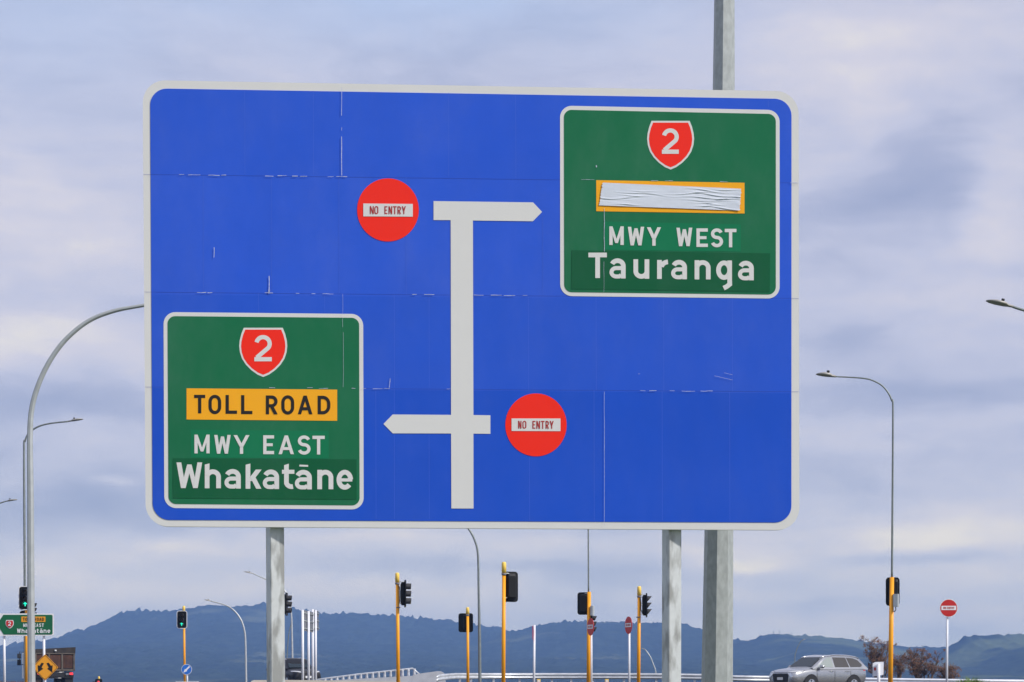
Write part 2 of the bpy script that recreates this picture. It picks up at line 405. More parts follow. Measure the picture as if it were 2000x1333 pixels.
hill('hill', crestA, 3000, 1500, 500, -1300, 330, 1.9, 150, 3, forest, 4.0)
hill('hill', crestB, 2750, 1300, 450, -130, 520, 1.9, 110, 31, forest, 3.4)
hill('hill', crestC, 2500, 1100, 450, 130, 1060, 2.2, 110, 57, mixed, 1.8)
hill('hill', crestD, 2150, 900, 400, 350, 900, 1.9, 100, 83, mixed, 2.8)

# ------------------------------------------------------------------ stroke lettering (highway lettering drawn as strokes)
def arc(cx, cy, rx, ry, a0, a1, n=14):
    return [(cx+rx*math.cos(R(a0+(a1-a0)*k/n)), cy+ry*math.sin(R(a0+(a1-a0)*k/n))) for k in range(n+1)]
def rect(x0, y0, x1, y1): return [(x0, y0), (x1, y0), (x1, y1), (x0, y1)]
def band(pts, w, closed=False):
    """quads of a stroke of constant width with mitred joins"""
    P_ = [Vector(p) for p in pts]; n = len(P_); Lf, Rt = [], []
    for i, p in enumerate(P_):
        a = P_[(i-1) % n] if (closed or i > 0) else None; b = P_[(i+1) % n] if (closed or i < n-1) else None
        d0 = (p-a).normalized() if a is not None else None; d1 = (b-p).normalized() if b is not None else None
        if d0 is None: d0 = d1
        if d1 is None: d1 = d0
        t = (d0+d1).normalized(); nn = Vector((-t.y, t.x)); k = w/2/max(.4, nn.dot(Vector((-d0.y, d0.x))))
        Lf.append(p+nn*k); Rt.append(p-nn*k)
    rg = range(n if closed else n-1)
    return [[Rt[i], Rt[(i+1) % n], Lf[(i+1) % n], Lf[i]] for i in rg]
def diag(x0, y0, x1, y1, w):
    """slanted stroke with ends cut level"""
    L_ = math.hypot(x1-x0, y1-y0); h = w*L_/abs(y1-y0)/2
    return [(x0-h, y0), (x0+h, y0), (x1+h, y1), (x1-h, y1)]
def glyph(ch, Wd, H, w, base=0.0):
    """list of layers; each layer is a list of polygons, y up from the bottom of the box"""
    h = w/2
    if ch == 'T': return [[rect(0, H-w, Wd, H), rect(Wd/2-h, 0, Wd/2+h, H-w)]]
    if ch == 'L': return [[rect(0, 0, w, H), rect(w, 0, Wd, w)]]
    if ch == 'E': return [[rect(0, 0, w, H), rect(w, H-w, Wd, H), rect(w, 0, Wd, w), rect(w, H/2-h*.9, Wd*.88, H/2+h*.9)]]
    if ch == 'O':
        rx = (Wd-w)/2; ry = min(rx*1.15, (H-w)/2)
        return [band(arc(Wd/2, H-h-ry, rx, ry, 0, 180)+arc(Wd/2, h+ry, rx, ry, 180, 360), w, True)]
    if ch == 'D':
        rx = (Wd-w)*.62; ry = min(rx*1.1, (H-w)/2)
        return [[rect(0, 0, w, H)], band([(w, H-h)]+arc(Wd-h-rx, H-h-ry, rx, ry, 90, 0, 10)+arc(Wd-h-rx, h+ry, rx, ry, 0, -90, 10)+[(w, h)], w)]
    if ch == 'R':
        yb = H*.45; ry = (H-h-yb)/2; rx = min(ry, (Wd-w)*.6)
        return [[rect(0, 0, w, H)], band([(w, H-h)]+arc(Wd-h*1.2-rx, yb+ry, rx, ry, 90, -90, 14)+[(w, yb)], w), [diag(Wd-w*.62, 0, Wd*.46, yb, w)]]
    if ch == 'A':
        e = w*.56
        return [[diag(e, 0, Wd/2, H, w*.98)], [diag(Wd-e, 0, Wd/2, H, w*.98)], [rect(Wd*.24, H*.22, Wd*.76, H*.22+w*.9)]]
    if ch == 'M': return [[rect(0, 0, w, H), rect(Wd-w, 0, Wd, H)], [diag(w*.55, H, Wd/2, H*.10, w*.8)], [diag(Wd-w*.55, H, Wd/2, H*.10, w*.8)]]
    if ch == 'N': return [[rect(0, 0, w, H), rect(Wd-w, 0, Wd, H)], [diag(w*.6, H, Wd-w*.6, 0, w*.95)]]
    if ch == 'W':
        e = w*.53
        return [[diag(e, H, Wd*.27, 0, w)], [diag(Wd/2, H*.92, Wd*.27, 0, w*.92)], [diag(Wd/2, H*.92, Wd*.73, 0, w*.92)], [diag(Wd-e, H, Wd*.73, 0, w)]]
    if ch == 'Y':
        e = w*.62
        return [[rect(Wd/2-h, 0, Wd/2+h, H*.46)], [diag(e, H, Wd/2, H*.38, w)], [diag(Wd-e, H, Wd/2, H*.38, w)]]
    if ch == 'S':
        rx = (Wd-w)/2; ru = (H-w)/4*.96; rl = (H-w)/2-ru
        return [band(arc(Wd/2, H-h-ru, rx*.96, ru, 18, 270, 18)+arc(Wd/2, h+rl, rx, rl, 90, -162, 18)[1:], w)]
    if ch == '2':
        r = (Wd-w)/2
        return [band(arc(Wd/2, H-h-r, r, r, 168, -38, 18)+[(h*1.15, w*.9)], w), [rect(0, 0, Wd, w)]]
    if ch in 'ua':
        pass
    if ch == 'a' or ch == 'A-':
        hh = H; ra = min((Wd-w)/2, hh*.33); wb = w*.86; hb = wb/2; yb = hh*.615-hb; ry = (yb-hb)/2; rx = ry*1.12
        return [band(arc(Wd-h-ra, hh-h-ra*.9, ra, ra*.9, 158, 0, 12)+[(Wd-h, 0)], w),
                band([(Wd-w, yb)]+arc(hb+rx, hb+ry, rx, ry, 90, 270, 14)+[(Wd*.60, hb), (Wd-w*.95, hb*1.7)], wb)]
    if ch == 'u':
        r = (Wd-w)/2
        return [[rect(Wd-w, 0, Wd, H)], band([(h, H)]+arc(Wd/2, h+r*.95, r, r*.95, 180, 345, 14), w)]
    if ch == 'n':
        r = (Wd-w)/2
        return [[rect(0, 0, w, H)], band(arc(Wd/2, H-h-r*.95, r, r*.95, 165, 0, 14)+[(Wd-h, 0)], w)]
    if ch == 'r':
        r = Wd-w
        return [[rect(0, 0, w, H*.98)], band(arc(Wd-h*.2, H-h-r*.85, r*.98, r*.85, 172, 92, 8), w)]
    if ch == 'h':
        r = (Wd-w)/2; xh = H*.76
        return [[[(0, 0), (w, 0), (w, H), (0, H-h*.5)]], band(arc(Wd/2, xh-h-r*.95, r, r*.95, 165, 0, 14)+[(Wd-h, 0)], w)]
    if ch == 'k':
        xh = H*.76
        return [[[(0, 0), (w, 0), (w, H), (0, H-h*.5)]], [diag(w*.9, xh*.40, Wd-w*.62, xh, w*.98)], [diag(Wd*.44, xh*.62, Wd-w*.6, 0, w*.98)]]
    if ch == 't':
        xh = H*.76; xc = Wd*.36; r = Wd*.42
        return [[[(xc-h, w), (xc+h, w), (xc+h, H), (xc-h, H-h*.6)]], [rect(0, xh-w*.85, Wd, xh)], band(arc(xc+r, h+r*.85, r, r*.85, 180, 285, 10), w)]
    if ch == 'e':
        rx, ry = (Wd-w)/2, (H-w)/2
        return [band(arc(Wd/2, H/2, rx, ry, 2, 320, 26), w), [rect(w*.8, H/2-h*.75, Wd-h*.3, H/2+h*.6)]]
    if ch == 'g':
        b_ = base; xh = H-b_; rx, ry = (Wd-w)/2, (xh-w)/2
        return [band(arc(Wd/2, b_+xh/2, rx, ry, 0, 360, 24)[:-1], w, True), band([(Wd-h, H), (Wd-h, b_*.95), (Wd*.86, b_*.52), (Wd*.66, b_*.26), (Wd*.47, b_*.10)], w)]
    return [[rect(0, 0, Wd, H)]]
def letter(mb, fmap, ch, x0, x1, yt, yb, w, off, base=0.0):
    for k, layer in enumerate(glyph(ch, x1-x0, yb-yt, w, base)):
        for poly in layer:
            mb.face([fmap(x0+p[0], yb-p[1], off+.0009*k) for p in poly])
WIDTHS = {'W': 1.25, 'M': 1.1, ' ': .55, 't': .75, 'r': .75, 'L': .85, 'E': .85}
def line_text(mb, fmap, txt, x0, x1, yt, yb, w, off, gap=.28, xh=.76):
    ws = [WIDTHS.get(c, 1.0) for c in txt]; u = (x1-x0)/(sum(ws)+gap*(len(txt)-1)); x = x0
    for c, ww in zip(txt, ws):
        if c != ' ':
            low_ = c in 'anureg' or c == 'ā'
            letter(mb, fmap, 'a' if c == 'ā' else c, x, x+ww*u, yb-(yb-yt)*xh if low_ else yt, yb, w, off)
            if c == 'ā': mb.face([fmap(x+a*u, b, off) for a, b in ((.2, yt), (.8, yt), (.8, yt+w*.7), (.2, yt+w*.7))])
        x += (ww+gap)*u
def rrect(x0, y0, x1, y1, r, n=8):
    """rounded quadrilateral in photo columns/rows (corner points given clockwise from top left when tuples)"""
    pts = []
    for cx, cy, a0 in ((x0+r, y0+r, 180), (x1-r, y0+r, 270), (x1-r, y1-r, 0), (x0+r, y1-r, 90)):
        pts += [(cx+r*math.cos(R(a0+90*k/n)), cy+r*math.sin(R(a0+90*k/n))) for k in range(n+1)]
    return pts
def rquad(TL, TR, BR, BL, r, n=10):
    """rounded corners on a general quadrilateral"""
    C_ = [Vector(p) for p in (TL, TR, BR, BL)]; pts = []
    for i in range(4):
        p, a, b = C_[i], C_[i-1], C_[(i+1) % 4]
        u, v = (a-p).normalized(), (b-p).normalized(); c = p+u*r+v*r
        for k in range(n+1):
            t = math.pi/2*k/n
            pts.append(tuple(c-v*r*math.cos(t)-u*r*math.sin(t)))
    return pts
def shield(x0, x1, yt, yb, inset=0.0):
    """route shield: flat top, bulging sides, point at the foot"""
    Wd, H = x1-x0, yb-yt; cx = (x0+x1)/2
    half = [(.405, 0), (.455, .12), (.49, .26), (.5, .37), (.485, .50), (.44, .63), (.36, .75), (.25, .86), (.12, .95), (0, 1.0)]
    pts = [(cx+a*Wd, yt+b*H) for a, b in half]+[(cx-a*Wd, yt+b*H) for a, b in half[-2::-1]]
    if inset:
        cy = yt+H*.45; sx, sy = 1-2*inset/Wd, 1-2.15*inset/H
        pts = [(cx+(x-cx)*sx, cy+(y-cy)*sy) for x, y in pts]
    return pts

# ------------------------------------------------------------------ the big direction sign
SM, SY0 = .0527, 20.19                      # its plane: Y = SY0 + SM * X
SN = Vector((SM, -1, 0)).normalized()
def S(px, py, off=0.0):
    u = (px-CX)/FPX; Y = SY0/(1-SM*u)
    return Vector((u*Y, Y, EYE+(HZ-py)/FPX*Y))+SN*off
sign = thing('direction_sign', 'huge blue road direction sign with green destination panels on two steel posts', 'road sign', (X_(925, 20.2), 20.25, gz(20.2)))
outer = rquad((278.6, 156.8), (1559.7, 179), (1561.3, 1036), (284.5, 1028.6), 44)
inner = rquad((293.2, 173.2), (1545.8, 194), (1545.6, 1021.3), (298.3, 1016), 33)
b = MB(); b.prism([S(x, y, 0) for x, y in outer], -SN*.05); b.build('border', 'white', sign, True)
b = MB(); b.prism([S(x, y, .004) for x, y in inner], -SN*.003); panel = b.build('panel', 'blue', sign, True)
def clip_half(poly, f):
    out_ = []
    for i, p in enumerate(poly):
        q = poly[i-1]; a, c = f(q), f(p)
        if a*c < 0: out_.append((q[0]+(p[0]-q[0])*a/(a-c), q[1]+(p[1]-q[1])*a/(a-c)))
        if c >= 0: out_.append(p)
    return out_
for m_, cuts in (('blue_third', ((576, 758, 1),)), ('blue_low', ((758.5, 3000, 1),)), ('blue_mid', ((-100, 341, 1),))):  # each plate row gets its own blue, deepest in the lowest row
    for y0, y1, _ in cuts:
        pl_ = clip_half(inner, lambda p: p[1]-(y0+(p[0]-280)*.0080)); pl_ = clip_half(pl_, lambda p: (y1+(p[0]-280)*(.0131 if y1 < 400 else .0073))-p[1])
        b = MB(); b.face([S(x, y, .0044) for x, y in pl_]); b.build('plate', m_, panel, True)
# thin extruded edge lines and the joints between the plates
seam = MB(); scr = MB(); pale = MB()
def sline(mb, x0, y0, x1, y1, w, off):
    d = Vector((x1-x0, y1-y0)).normalized(); n_ = Vector((-d.y, d.x))*w/2
    mb.face([S(x0-n_.x, y0-n_.y, off), S(x1-n_.x, y1-n_.y, off), S(x1+n_.x, y1+n_.y, off), S(x0+n_.x, y0+n_.y, off)])
for (xa, ya, xb, yb) in ((280, 341.3, 1560, 358), (282, 571, 1560, 583.5), (283, 756.5, 1560, 765.8)):
    sline(seam, xa, ya, xb, yb, .5, .0052)
rs = random.Random(4)
def dashes(xa, ya, xb, yb, lo, hi, dens, w=1.0):
    x = lo
    while x < hi:
        ln = rs.uniform(5, 26)
        if rs.random() < dens:
            t0, t1 = (x-xa)/(xb-xa), (min(hi, x+ln)-xa)/(xb-xa); j = rs.uniform(-.6, .6)
            k = max(1, int(ln/7)); px_ = x; py_ = ya+(yb-ya)*t0+j
            for q in range(k):
                t = t0+(t1-t0)*(q+1)/k; nx, ny = xa+(xb-xa)*t, ya+(yb-ya)*t+j+rs.uniform(-.5, .5)
                sline(scr, px_, py_, nx, ny, w*rs.uniform(.55, 1.2), .0158); px_, py_ = nx, ny
        x += ln+rs.uniform(2, 16)
J1, J2, J3 = (280, 341.3, 1560, 358), (282, 571, 1560, 583.5), (283, 756.5, 1560, 765.8)
dashes(*J1, 350, 442, .85); dashes(*J1, 518, 600, .7, 1.0); dashes(*J1, 640, 742, .75); dashes(*J1, 790, 900, .12, .9); dashes(*J1, 1135, 1200, .5, .7); dashes(*J1, 1240, 1560, .25, .7)
dashes(*J2, 385, 415, .9); dashes(*J2, 485, 662, .65); dashes(*J2, 805, 880, .6); dashes(*J2, 925, 1052, .8); dashes(*J2, 1300, 1340, .25, .9)
dashes(*J3, 384, 560, .3, .7); dashes(*J3, 600, 880, .55, .8); dashes(*J3, 1250, 1410, .75, .8); dashes(*J3, 1430, 1545, .2, .6)
def vscr(x, ya, yb, w, dx=0, seg=4):
    px_, py_ = x, ya
    for q in range(seg):
        nx, ny = x+dx*(q+1)/seg+rs.uniform(-.35, .35), ya+(yb-ya)*(q+1)/seg
        sline(scr, px_, py_, nx, ny, w*rs.uniform(.7, 1.1), .0158); px_, py_ = nx, ny
for a in ((667.5, 172, 227, .9), (667.5, 250, 256, .7), (667.3, 268, 344, 1.3, .6), (418.5, 484, 504, 1.2), (525.8, 540, 572, 1.5), (525.8, 566, 572, 3.2), (762, 740, 758, 1.2, -1.5), (670.5, 650, 757, .55), (669.5, 575, 640, .35),
          (1180, 766, 1027, .7, 0, 9), (1180, 408, 492, .9, 0, 6), (1179.3, 512, 572, .45), (1164.5, 324, 328, 2.0), (526, 571, 574, 3)): vscr(*a)
for x0, y0, x1, y1 in ((1395, 735, 1430, 743), (1414, 729, 1430, 733), (1246, 731, 1250, 731.3)): sline(scr, x0, y0, x1, y1, .45, .0158)
for x, ya, yb in ((478, 178, 341), (612, 178, 341), (876, 182, 346), (1007, 186, 348), (397, 343, 571), (530, 343, 571), (662, 345, 573), (793, 347, 576), (925, 436, 578), (1060, 420, 580), (505, 573, 612), (634, 573, 612), (770, 576, 758), (838, 576, 758), (1032, 580, 762), (1164, 583, 763), (1296, 583, 764), (1430, 583, 765),
                  (770, 760, 1014), (838, 848, 1014), (1034, 892, 1018), (1160, 762, 1018), (1293, 764, 1018), (1425, 766, 1018), (1500, 196, 210), (734, 760, 1014)):
    sline(pale, x, ya, x+.5, yb, .8, .0053)
seam.build('panel_joint', 'joint', sign, True, fixn=False)
pale.build('sheet_joint', 'joint_pale', sign, True, fixn=False)
scr.build('scratch_marks', 'scratch', sign, True, fixn=False)
road = [(846.8, 393.6), (1041.2, 396.1), (1058.6, 414.7), (1040.7, 432.9), (923.6, 431.5), (924.6, 811.3), (957.7, 811.8), (957.7, 848), (924.6, 847.6), (924.8, 993.8), (881.6, 993.7), (881, 847.3), (767, 847), (749, 828.7), (767, 810.2), (881, 811), (880.2, 430.8), (846.8, 430.6)]
b = MB(); b.face([S(x, y, .008) for x, y in road]); b.build('road_diagram', 'white', sign, True)
def noentry(cx, cy, rx, ry, bar, letters, w):
    d = MB(); d.face([S(cx+rx*math.cos(2*math.pi*k/64), cy+ry*math.sin(2*math.pi*k/64), .008) for k in range(64)])
    d = d.build('no_entry_symbol', 'red', sign, True)
    q = MB(); q.face([S(x, y, .011) for x, y in bar]); q.build('bar', 'white', d, True)
    t = MB()
    for ch, x0, x1, yt, yb in letters: letter(t, S, ch, x0, x1, yt, yb, w, .0135)
    t.build('lettering', 'ink_red', d, True, fixn=False)
def zc(sx, sy, sc): return lambda x, y: (sx+x/sc, sy+y/sc)
def zl(f, items): return [(c, f(a, t)[0], f(b_, t)[0], f(a, t)[1], f(a, u)[1]) for c, a, b_, t, u in items]
f3 = zc(660, 320, 3.507); f4 = zc(720, 740, 4.443)
noentry(757.8, 410.8, 60.3, 61.6, [f3(*p) for p in ((174, 275), (513, 278), (513, 365), (174, 363))],
        zl(f3, [('N', 219, 246, 293, 347), ('O', 250, 277, 293, 348), ('E', 319, 339, 294, 347), ('N', 347, 372, 294, 348), ('T', 377, 402, 294, 348), ('R', 408, 433, 294, 348), ('Y', 437, 466, 294, 348)]), 2.0)
noentry(1046.8, 830.5, 59.9, 61.4, [f4(*p) for p in ((1240, 347), (1664, 347), (1664, 457), (1240, 455))],
        zl(f4, [('N', 1297, 1326, 367, 434), ('O', 1335, 1368, 367, 435), ('E', 1421, 1446, 368, 435), ('N', 1455, 1487, 368, 436), ('T', 1494, 1526, 368, 436), ('R', 1535, 1565, 368, 436), ('Y', 1570, 1606, 368, 436)]), 2.0)
f7 = zc(1080, 190, 3.3333); f8 = zc(300, 590, 3.1729)
def destination(f, sc, border, green, shld, two, toll, patch, dark, caps, low, capw, loww, wtwo):
    p = MB(); p.face([S(x, y, .0065) for x, y in border]); p = p.build('destination_panel', 'white', sign, True)
    def sub(name, pts, off, m):
        q = MB(); q.face([S(x, y, off) for x, y in pts]); return q.build(name, m, p, True)
    sub('panel_face', green, .009, 'green')
    sub('word_patch', [f(*q) for q in patch], .0105, 'green_light'); sub('name_patch', [f(*q) for q in dark], .012, 'green_dark')
    x0, x1, yt, yb = shld
    a, b_ = f(x0, yt); c, d = f(x1, yb)
    sub('shield_border', shield(a, c, b_, d), .0115, 'white'); sub('route_shield', shield(a, c, b_, d, 3.7), .0125, 'red')
    q = MB(); letter(q, S, '2', *[v for v in (f(two[0], 0)[0], f(two[1], 0)[0], f(0, two[2])[1], f(0, two[3])[1])], wtwo, .0135); q.build('route_number', 'white', p, True, fixn=False)
    sub('toll_plate', [f(*q) for q in toll], .0115, 'orange')
    q = MB()
    for it in zl(f, caps): letter(q, S, *it, capw, .0135)
    q.build('lettering', 'white', p, True, fixn=False)
    q = MB()
    for it in low:
        base = it[5]/sc if len(it) > 5 else 0
        letter(q, S, *zl(f, [it[:5]])[0], loww, .0135, base)
    if caps[3][0] == 'E' : q.face([S(*f(x, y), .0135) for x, y in ((904, 1010), (958, 1012), (958, 1023), (904, 1021))])
    q.build('place_name', 'white', p, True, fixn=False)
    return p
destination(f7, 3.3333, rquad(f7(46, 57), f7(1475, 86), f7(1475, 1313), f7(47, 1296), 23), rquad(f7(71, 84), f7(1450, 112), f7(1450, 1287), f7(73, 1271), 15),
            (612, 918, 157, 474), (708, 818, 206, 372), [(281, 543), (1246, 560), (1246, 760), (281, 745)], [(337, 812), (1222, 830), (1222, 1008), (337, 996)], [(120, 999), (1412, 1019), (1410, 1272), (118, 1252)],
            [('M', 366, 460, 844, 965), ('W', 486, 593, 847, 968), ('Y', 609, 704, 850, 970), ('W', 802, 906, 853, 973), ('E', 933, 1007, 857, 978), ('S', 1026, 1106, 857, 980), ('T', 1117, 1193, 860, 980)],
            [('T', 230, 350, 1015, 1180), ('a', 367, 472, 1052, 1183), ('u', 523, 626, 1058, 1185), ('r', 677, 752, 1060, 1186), ('a', 768, 871, 1062, 1188), ('n', 921, 1025, 1064, 1189), ('g', 1061, 1164, 1066, 1252, 60), ('a', 1203, 1306, 1068, 1195)], 6.5, 9.1, 8.2)
pl = destination(f8, 3.1729, rquad(f8(62, 64), f8(1299, 76), f8(1302, 1287), f8(67, 1278), 23), rquad(f8(87, 89), f8(1274, 100), f8(1277, 1262), f8(93, 1253), 15),
            (531, 829, 162, 467), (625, 733, 207, 370), [(205, 537), (1138, 545), (1138, 738), (205, 730)], [(230, 793), (1086, 800), (1086, 972), (230, 966)], [(120, 970), (1258, 977), (1258, 1226), (120, 1218)],
            [('M', 254, 348, 824, 940), ('W', 376, 479, 826, 942), ('Y', 495, 596, 827, 943), ('E', 680, 747, 828, 945), ('A', 774, 871, 829, 945), ('S', 893, 973, 829, 948), ('T', 985, 1061, 831, 947)],
            [('W', 142, 303, 996, 1155), ('h', 318, 418, 1002, 1156), ('a', 440, 541, 1037, 1158), ('k', 571, 670, 1003, 1159), ('a', 677, 778, 1040, 1161), ('t', 796, 873, 1004, 1161), ('a', 876, 981, 1042, 1163), ('n', 1015, 1114, 1042, 1162), ('e', 1134, 1236, 1042, 1165)], 6.3, 9.2, 8.2)
q = MB()
for it in zl(f8, [('T', 252, 321, 577, 692), ('O', 341, 420, 577, 697), ('L', 447, 518, 578, 695), ('L', 543, 613, 579, 697), ('R', 696, 771, 581, 698), ('O', 792, 872, 580, 700), ('A', 893, 986, 582, 698), ('D', 1017, 1096, 583, 698)]): letter(q, S, *it, 6.4, .0135)
q.build('toll_lettering', 'ink', pl, True, fixn=False)
# crinkled tape stuck over the words of the other toll plate
nu, nv = 260, 44
TL_, TR_, BR_, BL_ = [Vector(f7(*p)) for p in ((322, 560), (1223, 600), (1213, 742), (300, 708))]
gu, gv = np.meshgrid(np.linspace(0, 1, nu), np.linspace(0, 1, nv))
wr = np.zeros_like(gu)
for k in range(17):
    r = np.random.default_rng(100+k); u0 = r.choice([r.uniform(0, .35), r.uniform(.72, 1.0), r.uniform(.1, .9)]); v0 = r.uniform(.08, .95); ln = r.uniform(.06, .16); sl = r.uniform(-.55, .55)
    vv = v0+sl*(gu-u0)+.03*np.sin((gu-u0)*18+k); d = gv-vv
    wr += .0055*np.exp(-((gu-u0)/ln)**2)*(np.exp(-(d/.022)**2)-.45*np.exp(-((d-.045)/.03)**2))
wr += .0035*(fbm(gu*7, gv*3, 77, 3)-.5)+.004*np.exp(-((gu-1)/.03)**2)*vnoise(gu*40, gv*9, 12)
tp = MB(); vs = []
jl, jr = [rs.uniform(-1, 1) for _ in range(nv)], [rs.uniform(-1, 1) for _ in range(nv)]
for j in range(nv):
    for i in range(nu):
        u, v = i/(nu-1), j/(nv-1)
        p = TL_.lerp(TR_, u).lerp(BL_.lerp(BR_, u), v)
        e = jl[j]*1.0*max(0, 1-u*30)+jr[j]*1.2*max(0, 1-(1-u)*30)
        vs.append(S(p.x+e, p.y, .0195+float(wr[j, i])))
tp.add(vs, [(j*nu+i, j*nu+i+1, (j+1)*nu+i+1, (j+1)*nu+i) for j in range(nv-1) for i in range(nu-1)], True)
tp.build('tape_strip', 'tape', sign, True, fixn=False)
# posts, back rails
def sign_post(cx_top, cx_bot, yaw):
    Yp = 20.19+SM*X_(cx_top, 20.2)+.16; t = W(cx_top, 180, Yp); bt = Vector((X_(cx_bot, Yp), Yp, gz(Yp)-.02))
    m_ = MB(); ca, sa = math.cos(R(yaw)), math.sin(R(yaw)); hx, hy, ch = .072, .074, .007
    ring = [(-hx+ch, -hy), (hx-ch, -hy), (hx, -hy+ch), (hx, hy-ch), (hx-ch, hy), (-hx+ch, hy), (-hx, hy-ch), (-hx, -hy+ch)]
    vs = [(c.x+x*ca-y*sa, c.y+x*sa+y*ca, c.z) for c in (bt, t) for x, y in ring]
    m_.add(vs, [tuple(range(8))[::-1], tuple(range(8, 16))]+[(i, (i+1) % 8, 8+(i+1) % 8, 8+i) for i in range(8)])
    p = m_.build('post', 'post_steel', sign, True)
    bp = MB(); bp.box((bt.x, bt.y, bt.z+.03), (.34, .34, .03), R(yaw)); bp.build('base_plate', 'galv', p, True)
def post_mat():
    m = mat('post_steel', (.58, .61, .62), .42, metal=.25, spec=.5, var=.06, vscale=14, detail=5)
    N, L = m.node_tree.nodes, m.node_tree.links; b_ = N['Principled BSDF']
    src = b_.inputs['Base Color'].links[0].from_socket
    t = N.new('ShaderNodeTexCoord'); mp = N.new('ShaderNodeMapping'); mp.inputs['Scale'].default_value = (9, 9, 3.0); L.new(t.outputs['Object'], mp.inputs[0])
    n = N.new('ShaderNodeTexNoise'); n.inputs['Scale'].default_value = 1.0; n.inputs['Detail'].default_value = 6; L.new(mp.outputs[0], n.inputs['Vector'])
    r_ = N.new('ShaderNodeValToRGB'); L.new(n.outputs[0], r_.inputs[0]); r_.color_ramp.elements[0].position = .47; r_.color_ramp.elements[1].position = .62
    mx = N.new('ShaderNodeMix'); mx.data_type = 'RGBA'; L.new(r_.outputs[0], mx.inputs[0]); L.new(src, mx.inputs[6]); mx.inputs[7].default_value = (.31, .32, .315, 1)
    v = N.new('ShaderNodeTexVoronoi'); v.inputs['Scale'].default_value = 9; L.new(t.outputs['Object'], v.inputs['Vector'])
    r2 = N.new('ShaderNodeValToRGB'); L.new(v.outputs['Distance'], r2.inputs[0]); r2.color_ramp.elements[0].position = .04; r2.color_ramp.elements[1].position = .09
    r2.color_ramp.elements[0].color = (1, 1, 1, 1); r2.color_ramp.elements[1].color = (0, 0, 0, 1)
    m2 = N.new('ShaderNodeMix'); m2.data_type = 'RGBA'; L.new(r2.outputs[0], m2.inputs[0]); L.new(mx.outputs[2], m2.inputs[6]); m2.inputs[7].default_value = (.13, .14, .15, 1)
    L.new(m2.outputs[2], b_.inputs['Base Color'])
    return m
M['post_steel'] = post_mat()
sign_post(532, 540.5, 25); sign_post(1313.5, 1311, 25)
for py in (260, 460, 670, 850, 980):
    r_ = MB(); a, c = S(330, py, -.075), S(1520, py, -.075); d = (c-a)
    r_.box(((a+c)/2), (d.length, .05, .09), math.atan2(d.y, d.x)); r_.build('back_rail', 'galv', sign, True)

# ------------------------------------------------------------------ octagonal pole behind the sign
def smooth(pts, n=8):
    P_ = [Vector(p) for p in pts]; out_ = []
    for i in range(len(P_)-1):
        p0, p1, p2, p3 = P_[max(i-1, 0)], P_[i], P_[i+1], P_[min(i+2, len(P_)-1)]
        for k in range(n):
            t = k/n
            out_.append(.5*((2*p1)+(p2-p0)*t+(2*p0-5*p1+4*p2-p3)*t*t+(3*p1-p0-3*p2+p3)*t**3))
    return out_+[P_[-1]]
def lamp_head(parent, tip, root, Y, size=1.0, m='lamp_head'):
    """flat LED lantern from the arm end (root) to its tip, with a photocell stub on top"""
    d = tip-root; L_ = d.length; x = d.normalized(); y = Vector((0, 1, 0)); z = x.cross(y)
    if z.z < 0: z = -z
    st = [(0, .05, .04, .0), (.16, .055, .042, .0), (.30, .16, .058, .015), (.62, .18, .062, .02), (.86, .14, .038, .015), (1.0, .06, .012, .01)]
    vs, n = [], 8
    for t, hw, ht, zo in st:
        c = root+d*t+z*zo
        for k in range(n):
            a = 2*math.pi*(k+.5)/n
            vs.append(c+y*hw*size*max(-1, min(1, 1.25*math.cos(a)))+z*ht*size*max(-.55, math.sin(a))*1.0)
    b_ = MB(); fs = [(i*n+k, i*n+(k+1) % n, (i+1)*n+(k+1) % n, (i+1)*n+k) for i in range(len(st)-1) for k in range(n)]
    b_.add(vs, fs, True); b_.f += [tuple(range(n)), tuple(range((len(st)-1)*n, len(st)*n))]; b_.smooth += [False, False]
    h = b_.build('lamp_head', m, parent, True)
    c = root+d*.40+z*.06*size
    k_ = MB(); k_.tube([c, c+z*.03*size, c+z*.035*size, c+z*.08*size], [.025*size, .025*size, .04*size, .04*size], 10); k_.build('photocell', 'trim', h, True)
LG = 'street lamps around the junction'
def lamp(label, Y, path, widths, head=None, mat_='lamp_steel', n=6, size=1.0, name='street_lamp', base=True, group=LG, hm='lamp_head', sides=12):
    (bx, by) = path[0]
    zb = gz(Y) if base else Z_(by, Y)
    t = thing(name, label, 'street lamp', (X_(bx, Y), Y, gz(Y)), 0, group)
    pts = [Vector((X_(bx, Y), Y, zb-.02))]+[W(x, y, Y) for x, y in path[1:]]
    sm = smooth(pts, n); wd = np.interp(np.linspace(0, len(widths)-1, len(sm)), range(len(widths)), widths)
    b_ = MB(); b_.tube(sm, [float(w)*Y/FPX/2 for w in wd], sides, smooth=sides > 8, ph=R(18)); b_.build('pole', mat_, t, True)
    f_ = MB(); f_.box((pts[0].x, Y, zb+.02), (.42, .42, .04)); f_.build('base_plate', 'galv', t, True)
    if head: lamp_head(t, W(*head, Y), sm[-1], Y, size, hm)
    return t
octp = thing('street_lamp', 'tall eight-sided galvanised lamp pole standing right behind the big blue sign', 'street lamp', (X_(1400, 24), 24, gz(24)), 0, LG)
b = MB(); Y = 24.0
ax = [(1400.5, 1333, 60.5), (1404, 1040, 55.3), (1413.5, 170, 42), (1414.8, 0, 39), (1418, -600, 27)]
rings = []
g0 = (1401+(1401-1404)*.10, 0, 62)
for px, py, w in [(1400.0, None, 62)]+ax:
    c = Vector((X_(px, Y), Y, gz(Y) if py is None else Z_(py, Y))); r = w*Y/FPX/2/math.cos(R(11))
    rings.append([c+Vector((math.cos(R(45*k+33.6))*r, math.sin(R(45*k+33.6))*r, 0)) for k in range(8)])
